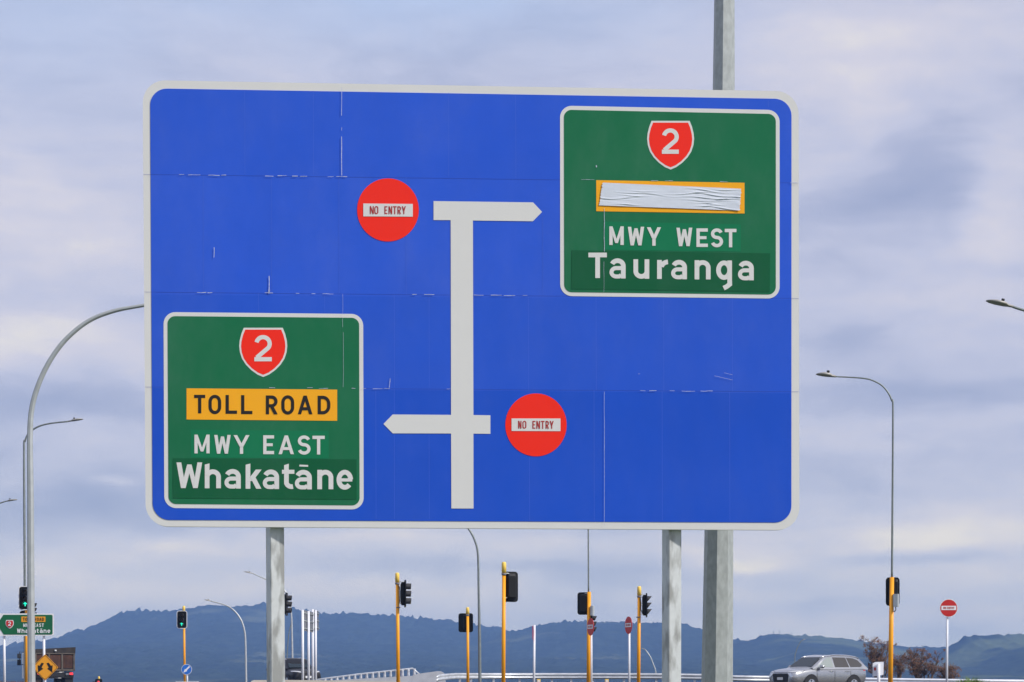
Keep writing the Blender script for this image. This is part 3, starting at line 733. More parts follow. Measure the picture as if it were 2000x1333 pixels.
b.add([v for rg in rings for v in rg], [(i*8+k, i*8+(k+1) % 8, (i+1)*8+(k+1) % 8, (i+1)*8+k) for i in range(len(rings)-1) for k in range(8)]+[tuple(range((len(rings)-1)*8, len(rings)*8))])
b.build('pole', 'galv_dark', octp, True)
topc = W(1418, -600, Y); endc = topc+Vector((1.9, .2, .75))
am = MB(); am.tube(smooth([topc-Vector((0, 0, .4)), topc+Vector((.15, .02, .35)), topc+Vector((.8, .1, .68)), endc], 6), .05, 10); am.build('arm', 'galv_dark', octp, True)
lamp_head(octp, endc+Vector((.7, .05, .06)), endc, Y)

lamp('tall curved grey lamp post at the left edge, its arm reaching behind the blue sign', 57, [(62, 1333), (60.5, 1200), (59.6, 985), (58.5, 860), (62, 800), (75, 752), (97, 706), (128, 664), (172, 628), (222, 608), (279, 597), (330, 588)],
     [15.5, 14.5, 13, 11.5, 10.5, 10, 9.6, 9.2, 8.6, 8, 6.8, 5], (372, 585), 'lamp_steel_mid', sides=8)
c57 = MB()
lamp('thin lamp post close behind the tall curved one, with a short level arm', 95, [(49, 1333), (48.5, 1150), (47, 890), (49, 862), (57, 846), (74, 834), (98, 827.5), (134, 823.5)], [5.5, 5, 4.3, 3.8, 3.6, 3.4, 3.2, 3], (162.5, 819.5))
lamp('lamp whose head alone pokes in low at the left edge of the picture', 118, [(-75, 1333), (-75, 1060), (-72, 1025), (-60, 1003), (-38, 992), (-12, 986.5), (10, 980)], [4.5, 4, 3.5, 3.3, 3, 2.8, 2.6], (34, 976.5))
lamp('lamp at the right edge whose pole is out of the picture', 50, [(2098, 1333), (2098, 720), (2093, 680), (2078, 650), (2050, 625), (2018, 612), (1990, 603.5), (1978, 599.5)], [11, 8.5, 7, 6.5, 6, 5.6, 5.2, 5], (1926, 588.5))
lamp('pale curved lamp post with its bend in front of the forested ridge', 118, [(481, 1333), (479.5, 1255), (476.5, 1228), (469, 1208), (455, 1191), (438, 1181.5), (412, 1174.5)], [4.2, 3.6, 3.4, 3.2, 2.9, 2.5, 2.2], (399, 1172.5), 'lamp_steel_pale', size=.7)
lamp('lamp mostly hidden by the left sign post, its head showing left of the post', 130, [(572, 1333), (570.5, 1245), (568.5, 1195), (562, 1165), (549, 1147), (530, 1136.5), (506, 1126), (494, 1120.5)], [3.9, 3.5, 3.2, 3, 2.6, 2.3, 2, 2], (476, 1117.5), 'lamp_steel_pale', size=.8)
tp0 = lamp('thin grey pole between the left sign post and the lamp beside it, leaning', 140, [(559.5, 1333), (560.5, 1290), (564, 1240), (570, 1215), (571.5, 1222)][:4], [2.2, 2, 1.7, 1.4], None)
tp0.name = 'thin_pole'; tp0['category'] = 'pole'; del tp0['group']
lamp('tall curved lamp post rising from the guardrail to the lower edge of the blue sign', 85, [(937.5, 1333), (936.5, 1245), (935, 1160), (933.5, 1085), (928, 1058), (917, 1036), (900, 1018), (872, 1004), (845, 998)], [6.8, 6.2, 4.6, 4.2, 4, 3.8, 3.6, 3.4, 3.2], (812, 996))
lamp('small white bent lamp far off beyond the guardrail', 260, [(1283, 1333), (1280.5, 1312), (1276, 1298), (1270, 1283), (1260, 1269)], [2.6, 2.4, 2.2, 2, 1.8], (1252, 1266.5), 'lamp_steel_pale', size=.9)
lamp('small dark bent lamp far off beyond the silver car', 230, [(1551, 1333), (1552.5, 1285), (1554, 1276), (1558.5, 1263), (1565, 1252)], [2, 1.8, 1.7, 1.6, 1.5], (1573.5, 1249), size=.9)

# ------------------------------------------------------------------ traffic signals
def rot(v, yaw): return Vector((v[0]*math.cos(yaw)-v[1]*math.sin(yaw), v[0]*math.sin(yaw)+v[1]*math.cos(yaw), v[2]))
def rr(w, h, r, n=5):
    pts = []
    for cx, cz, a0 in ((w/2-r, h/2-r, 0), (-w/2+r, h/2-r, 90), (-w/2+r, -h/2+r, 180), (w/2-r, -h/2+r, 270)):
        pts += [(cx+r*math.cos(R(a0+90*k/n)), cz+r*math.sin(R(a0+90*k/n))) for k in range(n+1)]
    return pts
def signal_head(parent, c, yaw, H=.86, Wd=.52, lit=None, white=False, cut=.45, arrow=None, boardless=False):
    """three-aspect head; its front looks along local -y before the turn by yaw"""
    c = Vector(c)
    T_ = lambda p: c+rot(p, yaw)
    bd = MB(); bd.prism([T_((x, 0, z)) for x, z in rr(Wd if not boardless else .24, H, .09 if not boardless else .03)], rot((0, .025, 0), yaw))
    hd = bd.build('signal_head', 'black', parent)
    hs = MB(); pr = rr(.25, H*.86, .05)
    for y0, y1, s0, s1 in ((.026, .11, 1, 1), (.11, .15, 1, .8)):
        n = len(pr); hs.add([T_((x*s0, y0, z*s0)) for x, z in pr]+[T_((x*s1, y1, z*s1)) for x, z in pr], [(i, (i+1) % n, n+(i+1) % n, n+i) for i in range(n)]+([tuple(range(n, 2*n))] if y1 > .12 else []))
    hs.build('housing', 'black', hd)
    if white:
        o_, i_ = rr(Wd+.045, H+.045, .11), rr(Wd-.005, H-.005, .088); n = len(o_)
        wb = MB(); wb.add([T_((x, -.004, z)) for x, z in o_]+[T_((x, -.004, z)) for x, z in i_]+[T_((x, .02, z)) for x, z in o_], [(i, (i+1) % n, n+(i+1) % n, n+i) for i in range(n)]+[(i, (i+1) % n, 2*n+(i+1) % n, 2*n+i) for i in range(n)])
        wb.build('white_edge', 'sign_white', hd)
    r = H*.112
    for k in range(3):
        z = H*.27*(1-k)
        ln = MB(); ln.face([T_((r*.9*math.cos(2*math.pi*q/16), -.012, z+r*.9*math.sin(2*math.pi*q/16))) for q in range(16)])
        on = lit and lit[0] == k
        ln.build('lens', lit[1] if on and not arrow else ('lens_amber' if (white and k < 2 and lit and lit[1] == 'two') else 'lens_dark'), hd)
        if on and arrow:
            ar = MB(); s_ = r*.95
            shp = [(-.9, .15), (-.15, .85), (.7, .15), (.45, -.12), (.08, .2), (.08, -.85), (-.3, -.85), (-.3, .25), (-.62, -.1)]
            ar.face([T_((x*s_, -.018, z+y*s_)) for x, y in shp]); ar.build('green_arrow', 'lens_green', hd)
        vz = MB(); n = 18; dp = H*.21; a_, b__ = [], []
        for q in range(n):
            a = 2*math.pi*q/n; L_ = dp*(1-cut+cut*(.5+.5*math.sin(a)))
            a_.append(T_((r*math.cos(a), -.001, z+r*math.sin(a)))); b__.append(T_((r*math.cos(a), -L_, z+r*math.sin(a))))
        vz.add(a_+b__, [(q, (q+1) % n, n+(q+1) % n, n+q) for q in range(n)], True)
        vz.build('visor', 'visor', hd, fixn=False)
    return hd
SG = 'orange traffic signal poles'
def signal(label, Y, px, top, heads, wpx, cap=True, base_px=None, capm='cap_yellow'):
    """heads: list of dicts given by picture column/row of the centre"""
    x = X_(base_px or px, Y); g_ = gz(Y); t = thing('traffic_signal', label, 'traffic light', (x, Y, g_), 0, SG)
    r = wpx*Y/FPX/2; zt = Z_(top, Y)-g_; dx = X_(px, Y)-x
    p = MB(); ctop = zt-(.27 if cap else 0)
    p.tube([(0, 0, -.02), (dx*ctop/zt, 0, ctop)], [r*1.12, r], 16); p.build('pole', 'pole_orange', t)
    if cap:
        c = MB(); c.tube([(dx, 0, ctop-.02), (dx, 0, zt-.04), (dx, 0, zt)], [r*1.3, r*1.22, r*.9], 16); c.build('pole_cap', 'cap_yellow', t)
        k = MB(); k.tube([(dx, 0, ctop-.09), (dx, 0, ctop-.035)], r*1.34, 16); k.build('collar', 'sign_back', t)
    f_ = MB(); f_.tube([(0, 0, -.02), (0, 0, .03)], r*2.6, 16); f_.build('base_plate', 'galv', t)
    for h in heads:
        cx_ = X_(h['px'], Y)-x; cz_ = Z_(h['py'], Y)-g_; dy = h.get('dy', 0)
        hd = signal_head(t, (cx_, dy, cz_), R(h['yaw']), h['h']*Y/FPX, h.get('w', .6*h['h'])*Y/FPX, h.get('lit'), h.get('white', False), h.get('cut', .45), h.get('arrow'))
        back = rot((0, .13, 0), R(h['yaw']))
        for sz in (.40, -.40):
            z = cz_+sz*h['h']*Y/FPX
            br = MB(); e = Vector((cx_+back.x*.3, dy+back.y*.3, z)); s_ = Vector((dx*(z/zt), 0, z-.0))
            mid = (e+s_)/2+Vector((0, -.02, .03)); br.tube(smooth([s_, mid, e], 4), .014, 6); br.build('bracket', 'galv', t)
    return t
GA = 'lens_green'
signal('traffic light with a green arrow behind the left street lamp, white edged board', 72, 52, 1150, [dict(px=52.5, py=1169, yaw=0, h=44, w=25, lit=(2, GA), white=True, arrow=True, dy=-.2), dict(px=63.5, py=1191, yaw=90, h=34, w=20, dy=.1), dict(px=49, py=1213, yaw=8, h=40, w=22, dy=.05)], 6.2, cap=False)
signal('traffic light with a lit green arrow above the round blue arrow sign', 95, 359, 1184, [dict(px=356.8, py=1211, yaw=0, h=33, w=18.5, lit=(2, GA), white=True, arrow=True, dy=-.22)], 4.3, base_px=361)
signal('low traffic light with only its cap and red lamp above the lower picture edge', 130, 193.3, 1321.5, [dict(px=194, py=1340, yaw=0, h=27, w=14, lit=(0, 'lens_red'), dy=-.2), dict(px=186, py=1341, yaw=-80, h=26, w=13)], 3.2)
signal('traffic light peeking out on the right side of the left sign post, visors right', 68, 549, 1150, [dict(px=560.5, py=1180.5, yaw=88, h=45, w=27, cut=.1)], 7, base_px=550)
s5 = signal('orange signal pole with its head seen edge on, three round visors pointing right', 62, 776, 1119, [dict(px=792, py=1160, yaw=98, h=53, w=30, cut=.08)], 6.6, base_px=778)
signal('short orange signal pole in front of the back of a wide black board', 85, 913.3, 1186.5, [dict(px=909.5, py=1216.5, yaw=182, h=37, w=28.5, dy=.18)], 5.2, base_px=914)
signal('tallest orange signal pole, black head turned away on its right', 55, 984.3, 1098, [dict(px=996.5, py=1146, yaw=205, h=59.5, w=32, dy=.16)], 7.2, base_px=983)
s8 = signal('orange signal pole with black board on its left, smaller head low on its right', 68, 1150.5, 1156.5, [dict(px=1140, py=1179, yaw=176, h=44, w=24, dy=.12), dict(px=1157.5, py=1218.5, yaw=84, h=40, w=24, dy=.1)], 7.4, cap=False, base_px=1149.5)
s9 = signal('orange signal pole nearest the right sign post, pointed visors facing right', 65, 1248.5, 1145.5, [dict(px=1263.5, py=1182.5, yaw=90, h=47, w=27, cut=.85)], 6.4, base_px=1247)
s10 = signal('orange signal pole carrying a curved street lamp, right of the silver car', 55, 1742, 1128, [dict(px=1745.5, py=1155.5, yaw=180, h=56, w=27, dy=.16)], 8.6, cap=False, base_px=1738.5)
def grey_box(t, Y, x0, x1, y0, y1, y_=-.1):
    a, c = W(x0, y1, Y), W(x1, y0, Y); b_ = MB(); b_.box(((a.x+c.x)/2, Y+y_, (a.z+c.z)/2), (c.x-a.x, .16, c.z-a.z), R(-20), .02); b_.build('control_box', 'box_grey', t, True)
grey_box(s8, 68, 1153.5, 1160, 1184, 1203); grey_box(s10, 55, 1743.5, 1754, 1161, 1186)
wr_ = MB(); wr_.tube(smooth([W(1749, 1186, 54.9), W(1749.5, 1191, 54.9), W(1747, 1195, 54.9), W(1744, 1194, 54.9)], 5), .012, 6); wr_.build('cable', 'trim', s10, True)
for t_, Y_, pts_ in ((s5, 62, ((777.5, 1142), (780.5, 1150), (780.8, 1168), (780.3, 1178))), (s9, 65, ((1250.5, 1168), (1252, 1180), (1251.6, 1190), (1253.8, 1197)))):
    q = MB(); q.tube(smooth([W(x, y, Y_-.07) for x, y in pts_], 5), .014, 6); q.build('cable', 'trim', t_, True)
    q = MB(); q.tube([Vector((t_.location.x-.005, Y_, W(0, pts_[-1][1]+8, Y_).z)), Vector((t_.location.x-.005, Y_, W(0, pts_[-1][1]+10, Y_).z))], .066, 14); q.build('clamp', 'sign_back', t_, True)
def lamp_arm(t, Y, path, widths, head):
    sm = smooth([W(x, y, Y) for x, y in path], 6); wd = np.interp(np.linspace(0, len(widths)-1, len(sm)), range(len(widths)), widths)
    b_ = MB(); b_.tube(sm, [float(w)*Y/FPX/2 for w in wd], 12); b_.build('lamp_arm', 'lamp_steel', t, True); lamp_head(t, W(*head, Y), sm[-1], Y)
lamp_arm(s10, 55, [(1742, 1130), (1743, 1000), (1744, 800), (1742, 784), (1735, 768), (1722, 753), (1703, 743), (1684, 739), (1655, 737), (1632, 736)], [4.4, 4.1, 3.6, 3.4, 3.3, 3.2, 3.1, 3, 2.8, 2.6], (1594, 732))
lamp_arm(s8, 68, [(1149.5, 1158), (1149, 1040), (1148.5, 900), (1147, 850), (1138, 825), (1120, 810), (1095, 803), (1070, 801)], [3.2, 2.8, 2.4, 2.4, 2.3, 2.2, 2.1, 2], (1038, 798))

# ------------------------------------------------------------------ smaller signs
PG = 'signs on white posts'
def round_sign(label, px, py, rpx, Y, yaw, post_px, post_w, border=.0, m='sign_red', bar=True, arrow=False, name='no_entry_sign', postbot=None):
    x = X_(post_px[1], Y); g_ = gz(Y); t = thing(name, label, 'road sign', (x, Y, g_), 0, PG)
    r = rpx*Y/FPX; c = Vector((X_(px, Y)-x, 0, Z_(py, Y)-g_)); yw = R(yaw); fr = rot((0, -1, 0), yw)
    xt = X_(post_px[0], Y)-x; pr = post_w*Y/FPX/2; c.y = -pr*1.6-.02
    p = MB(); p.tube([(0, 0, -.02), (xt, 0, c.z+r*.6)], pr, 12); p.build('post', 'post_white', t)
    D_ = lambda a, rr_, o: c+rot((rr_*math.cos(a), 0, rr_*math.sin(a)), yw)+fr*o
    q = MB(); q.prism([D_(2*math.pi*k/40, r, 0) for k in range(40)], -fr*.012); d = q.build('disc', 'sign_white' if border else m, t)
    if border: q = MB(); q.face([D_(2*math.pi*k/40, r*(1-border), .003) for k in range(40)]); q.build('disc_face', m, d)
    L2 = lambda a, b_, o: c+rot((a*r, 0, b_*r), yw)+fr*o
    if bar:
        q = MB(); q.face([L2(a, b_, .006) for a, b_ in ((-.82, -.22), (.82, -.22), (.82, .25), (-.82, .25))]); q.build('bar', 'sign_white', d)
        q = MB(); line_text(q, lambda a, b_, o: L2(a, -b_, o), 'NO ENTRY', -.60, .60, -.13, .10, .055, .009); q.build('lettering', 'ink_red', d, fixn=False)
    if arrow:
        q = MB(); q.face([L2(a, b_, .006) for a, b_ in ((.66, .46), (.46, .66), (-.18, .02), (-.02, .42) if False else (-.30, .14), (-.62, -.62), (.14, -.30), (.02, -.18))]); q.build('arrow', 'sign_white', d)
    return t
round_sign('red NO ENTRY disc seen obliquely, overlapping an orange signal pole', 1153, 1225, 17.0, 62, -70, (1155, 1155.5), 3.6)
round_sign('red NO ENTRY disc seen obliquely on its own white post, beside the pointed-visor signal', 1227, 1221.8, 17.0, 62, -69, (1229, 1229), 4.4)
round_sign('round red NO ENTRY sign facing the camera at the far right on a white post', 1852, 1188.3, 17.6, 60, 0, (1850.3, 1849), 4.6, .06)
round_sign('small round blue sign with a white arrow pointing down left', 365, 1308, 10.3, 88, 0, (365.5, 366), 3.2, .07, 'sign_blue', False, True, 'arrow_sign')

edge = thing('edge_sign', 'slim white pole with a red edged sign seen exactly side on', 'road sign', (X_(1042.6, 66), 66, gz(66)), 0, PG)
b = MB(); b.tube([(0, 0, -.02), (.02, 0, Z_(1221, 66)-gz(66))], .038, 12); b.build('post', 'post_white', edge)
b = MB(); z0, z1 = Z_(1249, 66)-gz(66), Z_(1223, 66)-gz(66); b.box((-.043, 0, (z0+z1)/2), (.012, .4, z1-z0), R(-.5)); b.build('panel', 'sign_red', edge)

def oblique(label, Y, Y2, pxs, yt, yb, ext, splits):
    x = X_(pxs[0], Y); g_ = gz(Y); t = thing('sign_back', label, 'road sign', (x, Y, g_), 0, 'oblique sign backs on paired posts')
    dirx = Vector((X_(pxs[1], Y2)-x, Y2-Y, 0)); n_ = Vector((dirx.y, -dirx.x, 0)).normalized()
    zt, zb_ = Z_(yt, Y)-g_, Z_(yb, Y)-g_
    for k in (0, 1):
        c = dirx*k; p = MB(); p.tube([(c.x, c.y, -.02), (c.x-.01, c.y, zt-.02)], .046, 12); p.build('post', 'post_white', t)
    u = dirx.normalized(); pw = -u*ext[0]+n_*-.075; pe = dirx+u*ext[1]-n_*.075
    for (s0, s1) in splits:
        a, c = Vector((0, 0, zb_+(zt-zb_)*s0)), Vector((0, 0, zb_+(zt-zb_)*s1))
        b_ = MB(); b_.prism([pw+a, pe+a, pe+c, pw+c], n_*-.012); b_.build('panel', 'sign_back', t)
    for zz in (.12, .48, .86):
        b_ = MB(); z = Vector((0, 0, zb_+(zt-zb_)*zz)); b_.tube([pw+n_*.02+z, pe+n_*.02+z], .018, 6); b_.build('back_rail', 'galv', t)
oblique('grey back of a wide sign on two white posts, right of the left sign post', 74, 75.3, (591.5, 603), 1190.5, 1231.5, (-.5, 1.5), [(0, .55), (.565, 1)])
oblique('grey back of a narrower two-piece sign on two white posts, beside the wider sign back', 78, 78.9, (611, 616.8), 1189.5, 1229, (-.45, 1.5), [(0, .62), (.66, 1)])

# green side-road direction sign at the left edge
Yg = 66.0; gs = thing('direction_sign', 'small green motorway direction sign at the left edge on two white posts', 'road sign', (X_(46, Yg), Yg, gz(Yg)), 0)
G = lambda px, py, o=0.0: W(px, py, Yg)+Vector((0, -o*3, 0))
b = MB(); b.prism([G(x, y) for x, y in rrect(-28, 1198.6, 105, 1242.3, 3.5)], (0, .02, 0)); b.build('panel', 'sign_white', gs, True)
b = MB(); b.face([G(x, y, .003) for x, y in [(-6, 1220), (6.8, 1201.2), (101, 1201.2), (102.8, 1203), (102.8, 1238), (101, 1239.8), (7.4, 1239.8)]]); b.build('panel_face', 'sign_green', gs, True)
b = MB(); b.face([G(x, y, .006) for x, y in shield(11, 27.2, 1211.5, 1228)]); sb = b.build('shield_border', 'sign_white', gs, True)
b = MB(); b.face([G(x, y, .009) for x, y in shield(11, 27.2, 1211.5, 1228, 1.2)]); b.build('route_shield', 'sign_red', gs, True)
b = MB(); letter(b, G, '2', 16.3, 22, 1214.5, 1223, 1.6, .012); b.build('route_number', 'sign_white', gs, True, fixn=False)
b = MB(); b.face([G(x, y, .006) for x, y in ((42, 1204.8), (89, 1204.8), (89, 1215.2), (42, 1215.2))]); tp_ = b.build('toll_plate', 'sign_orange', gs, True)
b = MB(); line_text(b, G, 'TOLL ROAD', 45, 86.5, 1206.8, 1213, 1.05, .009); b.build('lettering', 'ink', tp_, True, fixn=False)
b = MB(); line_text(b, G, 'MWY EAST', 45.5, 86, 1218.3, 1225, 1.2, .006); b.build('lettering', 'sign_white', gs, True, fixn=False)
b = MB(); line_text(b, G, 'Whakatāne', 33.5, 98.5, 1228.2, 1236.8, 1.6, .006); b.build('place_name', 'sign_white', gs, True, fixn=False)
for px, pb in ((7.6, 9.4), (85.5, 86.5)):
    b = MB(); b.tube([(X_(pb, Yg+.1), Yg+.1, gz(Yg)-.02), (X_(px, Yg+.1), Yg+.1, Z_(1204, Yg))], 5.0*Yg/FPX/2, 12); b.build('post', 'post_white', gs, True)

# yellow diamond with two diverging arrows
Yd = 64.0; ds = thing('warning_sign', 'yellow diamond sign with two black arrows parting downwards', 'road sign', (X_(87.5, Yd), Yd, gz(Yd)), 0, PG)
DD = lambda px, py, o=0.0: W(px, py, Yd)+Vector((0, -o, 0))
def diam(h_, r_): return [(88+x, 1304+y) for x, y in [(0-r_, -h_+r_), (0, -h_+r_*.4), (r_, -h_+r_), (h_-r_, -r_), (h_-r_*.4, 0), (h_-r_, r_), (r_, h_-r_), (0, h_-r_*.4), (-r_, h_-r_), (-h_+r_, r_), (-h_+r_*.4, 0), (-h_+r_, -r_)]]
b = MB(); b.prism([DD(*p) for p in diam(26, 2.2)], (0, .015, 0)); dp_ = b.build('plate', 'sign_orange', ds, True)
b = MB()
o_, i_ = diam(24.6, 2), diam(23.6, 2); n = 12
b.add([DD(*p, .004) for p in o_]+[DD(*p, .004) for p in i_], [(i, (i+1) % n, n+(i+1) % n, n+i) for i in range(n)]); b.build('black_line', 'ink', dp_, True, fixn=False)
for sx in (-1, 1):
    b = MB(); arw = [(2.6, -9.5), (6.8, -11), (11.2, -4.6), (14.5, -6), (13.7, 8.2), (3.8, 1.0), (7, -1.2)]
    b.face([DD(88.4+sx*x, 1305.5+y, .006) for x, y in arw]); b.build('arrow', 'ink', dp_, True)
b = MB(); b.tube([(X_(87.6, Yd), Yd+.06, gz(Yd)-.02), (X_(86.5, Yd), Yd+.06, Z_(1284, Yd))], 4.6*Yd/FPX/2, 12); b.build('post', 'post_white', ds, True)

# small white board on a thick white post by the silver car
Yb = 72.0; ws = thing('notice_sign', 'small white board on a thick white post between silver car and orange pole', 'road sign', (X_(1715, Yb), Yb, gz(Yb)), 0, PG)
b = MB(); b.prism([W(x, y, Yb) for x, y in ((1704.6, 1296), (1710, 1293.5), (1726, 1293), (1725.5, 1318.5), (1704.5, 1322))], (0, .02, 0)); b.build('panel', 'post_white', ws, True)
b = MB(); b.tube([(X_(1715.5, Yb), Yb-.08, gz(Yb)-.02), (X_(1715, Yb), Yb-.08, Z_(1297, Yb))], 6.2*Yb/FPX/2, 12); b.build('post', 'sign_white', ws, True)
b = MB(); b.face([W(1709+2.2*math.cos(k*math.pi/8), 1307+3.6*math.sin(k*math.pi/8), Yb)+Vector((0, -.006, 0)) for k in range(16)]); b.build('red_mark', 'sign_red', ws, True)

# ------------------------------------------------------------------ barriers
def wbeam(name, label, pts, m, post_px, Y, end=False, group=None):
    x = X_(pts[0][0], Y); t = thing(name, label, 'guardrail', (x, Y, gz(Y)), 0, group)
    prof = [(.00, .16), (-.05, .135), (-.085, .10), (-.085, .06), (-.02, .02), (-.02, -.02), (-.085, -.06), (-.085, -.10), (-.05, -.135), (0, -.16)]
    b_ = MB(); vs = []
    for px, py, Yp in pts:
        c = W(px, py, Yp)-Vector((0, 0, .16))
        vs += [c+Vector((0, dy, dz)) for dy, dz in prof]
    n = len(prof); b_.add(vs, [(i*n+k, i*n+k+1, (i+1)*n+k+1, (i+1)*n+k) for i in range(len(pts)-1) for k in range(n-1)], True)
    o = b_.build('rail', m, t, True)
    md = o.modifiers.new('thick', 'SOLIDIFY'); md.thickness = .006
    for px in post_px:
        py = float(np.interp(px, [p[0] for p in pts], [p[1] for p in pts])); Yp = float(np.interp(px, [p[0] for p in pts], [p[2] for p in pts]))
        p = MB(); c = W(px, py+1, Yp); p.box((c.x, Yp+.09, (c.z-.03+gz(Yp)-.05)/2), (.11, .13, c.z-.03-gz(Yp)+.05)); p.build('post', 'rail', t, True)
    return t
wbeam('guardrail', 'long galvanised guardrail running behind the signals in the middle', [(853, 1320.5, 104), (858, 1318, 104.3), (866, 1316.8, 105), (890, 1315, 107), (1000, 1315, 110), (1150, 1315, 110), (1300, 1315.5, 110), (1380, 1316.8, 110), (1440, 1319.5, 110), (1520, 1320.5, 110)], 'rail', [898, 920, 964, 1015, 1078, 1116, 1158, 1219, 1282, 1357, 1430, 1490], 110, group='steel guardrails')
wbeam('guardrail', 'pale guardrail running on to the right edge behind the white board', [(1660, 1323.5, 108), (1693, 1324, 108), (1780, 1325.3, 108), (1870, 1326.5, 108), (2060, 1328.5, 108)], 'rail_white', [1700, 1781, 1860, 1945, 2020], 108, group='steel guardrails')
for px, lb in ((1052, 'short yellow marker post under the guardrail, left one'), (1185, 'short yellow marker post under the guardrail, right one')):
    t = thing('marker_post', lb, 'marker post', (X_(px, 114), 114, gz(114)), 0, 'yellow marker posts'); z = Z_(1325.6, 114)-gz(114)
    b = MB(); b.box((0, 0, z/2-.01), (.2, .06, z+.02), 0, .02); b.build('post', 'cap_yellow', t)
    b = MB(); b.box((0, -.034, z-.14), (.12, .006, .1)); b.build('reflector', 'sign_white', t)
# bridge barrier: rail on concrete stubs over a parapet
Yq = 125.0
bb = thing('bridge_barrier', 'sloping bridge barrier with a steel rail on concrete stubs', 'barrier', (X_(720, Yq), Yq, gz(Yq)))
ra = lambda px: float(np.interp(px, [600, 640, 700, 807], [1330, 1324.3, 1316.6, 1305.2]))
pa = lambda px: float(np.interp(px, [600, 640, 807, 822], [1332, 1329.4, 1320.6, 1319.5]))
b = MB(); b.prism([W(600, pa(600), Yq), W(822, pa(822), Yq), Vector((X_(822, Yq), Yq, gz(Yq)-.3)), Vector((X_(600, Yq), Yq, gz(Yq)-.3))], (0, .45, 0)); b.build('parapet', 'concrete', bb, True)
b = MB(); b.tube([W(px, ra(px)+1, Yq+.2) for px in (600, 640, 700, 760, 806)]+[W(819, 1317.5, Yq+.2)], .062, 10); b.build('rail', 'rail', bb, True)
px = 612.0
while px < 812:
    b = MB(); a, c = W(px, pa(px)+.3, Yq+.2), W(px, ra(px)+1.2, Yq+.2); b.tube([a, a.lerp(c, .35), a.lerp(c, .75), c], [.10, .085, .075, .10], 10); b.build('stub', 'concrete', bb, True); px += 11.6
cw = thing('concrete_barrier', 'smooth pale concrete barrier end between bridge barrier and guardrail', 'barrier', (X_(845, 116), 116, gz(116)))
b = MB(); b.prism([W(x, y, 116) for x, y in ((806, 1319), (819, 1316.2), (854, 1311.4), (861, 1311.6), (867, 1315))]+[Vector((X_(872, 116), 116, gz(116)-.05)), Vector((X_(806, 116), 116, gz(116)-.05))], (0, .5, 0)); o = b.build('wall', 'concrete', cw, True)
lw = thing('low_wall', 'low cream concrete wall with a rounded end along the lower edge', 'wall', (X_(600, 72), 72, gz(72)))
b = MB(); b.prism([W(x, y, 72) for x, y in ((489, 1333.5), (491, 1330.5), (496, 1328.8), (560, 1328.4), (640, 1329.4), (730, 1330.6), (790, 1331.6), (803, 1333.5))]+[Vector((X_(804, 72), 72, gz(72)-.05)), Vector((X_(488, 72), 72, gz(72)-.05))], (0, .35, 0)); b.build('wall', 'cream', lw, True)
lw2 = thing('low_wall', 'short white kerb wall just showing under the round blue sign', 'wall', (X_(366, 84), 84, gz(84)))
b = MB(); b.prism([W(x, y, 84) for x, y in ((341, 1333.5), (344, 1331.8), (385, 1331.6), (388, 1333.5))]+[Vector((X_(389, 84), 84, gz(84)-.05)), Vector((X_(340, 84), 84, gz(84)-.05))], (0, .3, 0)); b.build('wall', 'sign_white', lw2, True)

# ------------------------------------------------------------------ vehicles
def decals(o, t):
    """returns a function that lays a four-cornered trim piece onto the finished body surface"""
    from mathutils.bvhtree import BVHTree
    bpy.context.view_layer.update()
    bv = BVHTree.FromObject(o, bpy.context.evaluated_depsgraph_get())
    def f(name, m, q, d, off=.010, nu=12, nv=4):
        d = Vector(d).normalized(); A, B, C_, D_ = [Vector(p) for p in q]; vs = []
        for j in range(nv+1):
            for i in range(nu+1):
                u, v = i/nu, j/nv; p = A.lerp(B, u).lerp(D_.lerp(C_, u), v)
                h = bv.ray_cast(p+d*1.5, -d)
                vs.append((h[0]+h[1]*off) if h[0] is not None else p)
        b_ = MB(); w = nu+1; b_.add(vs, [(j*w+i, j*w+i+1, (j+1)*w+i+1, (j+1)*w+i) for j in range(nv) for i in range(nu)], True)
        b_.build(name, m, t, fixn=False)
    return f
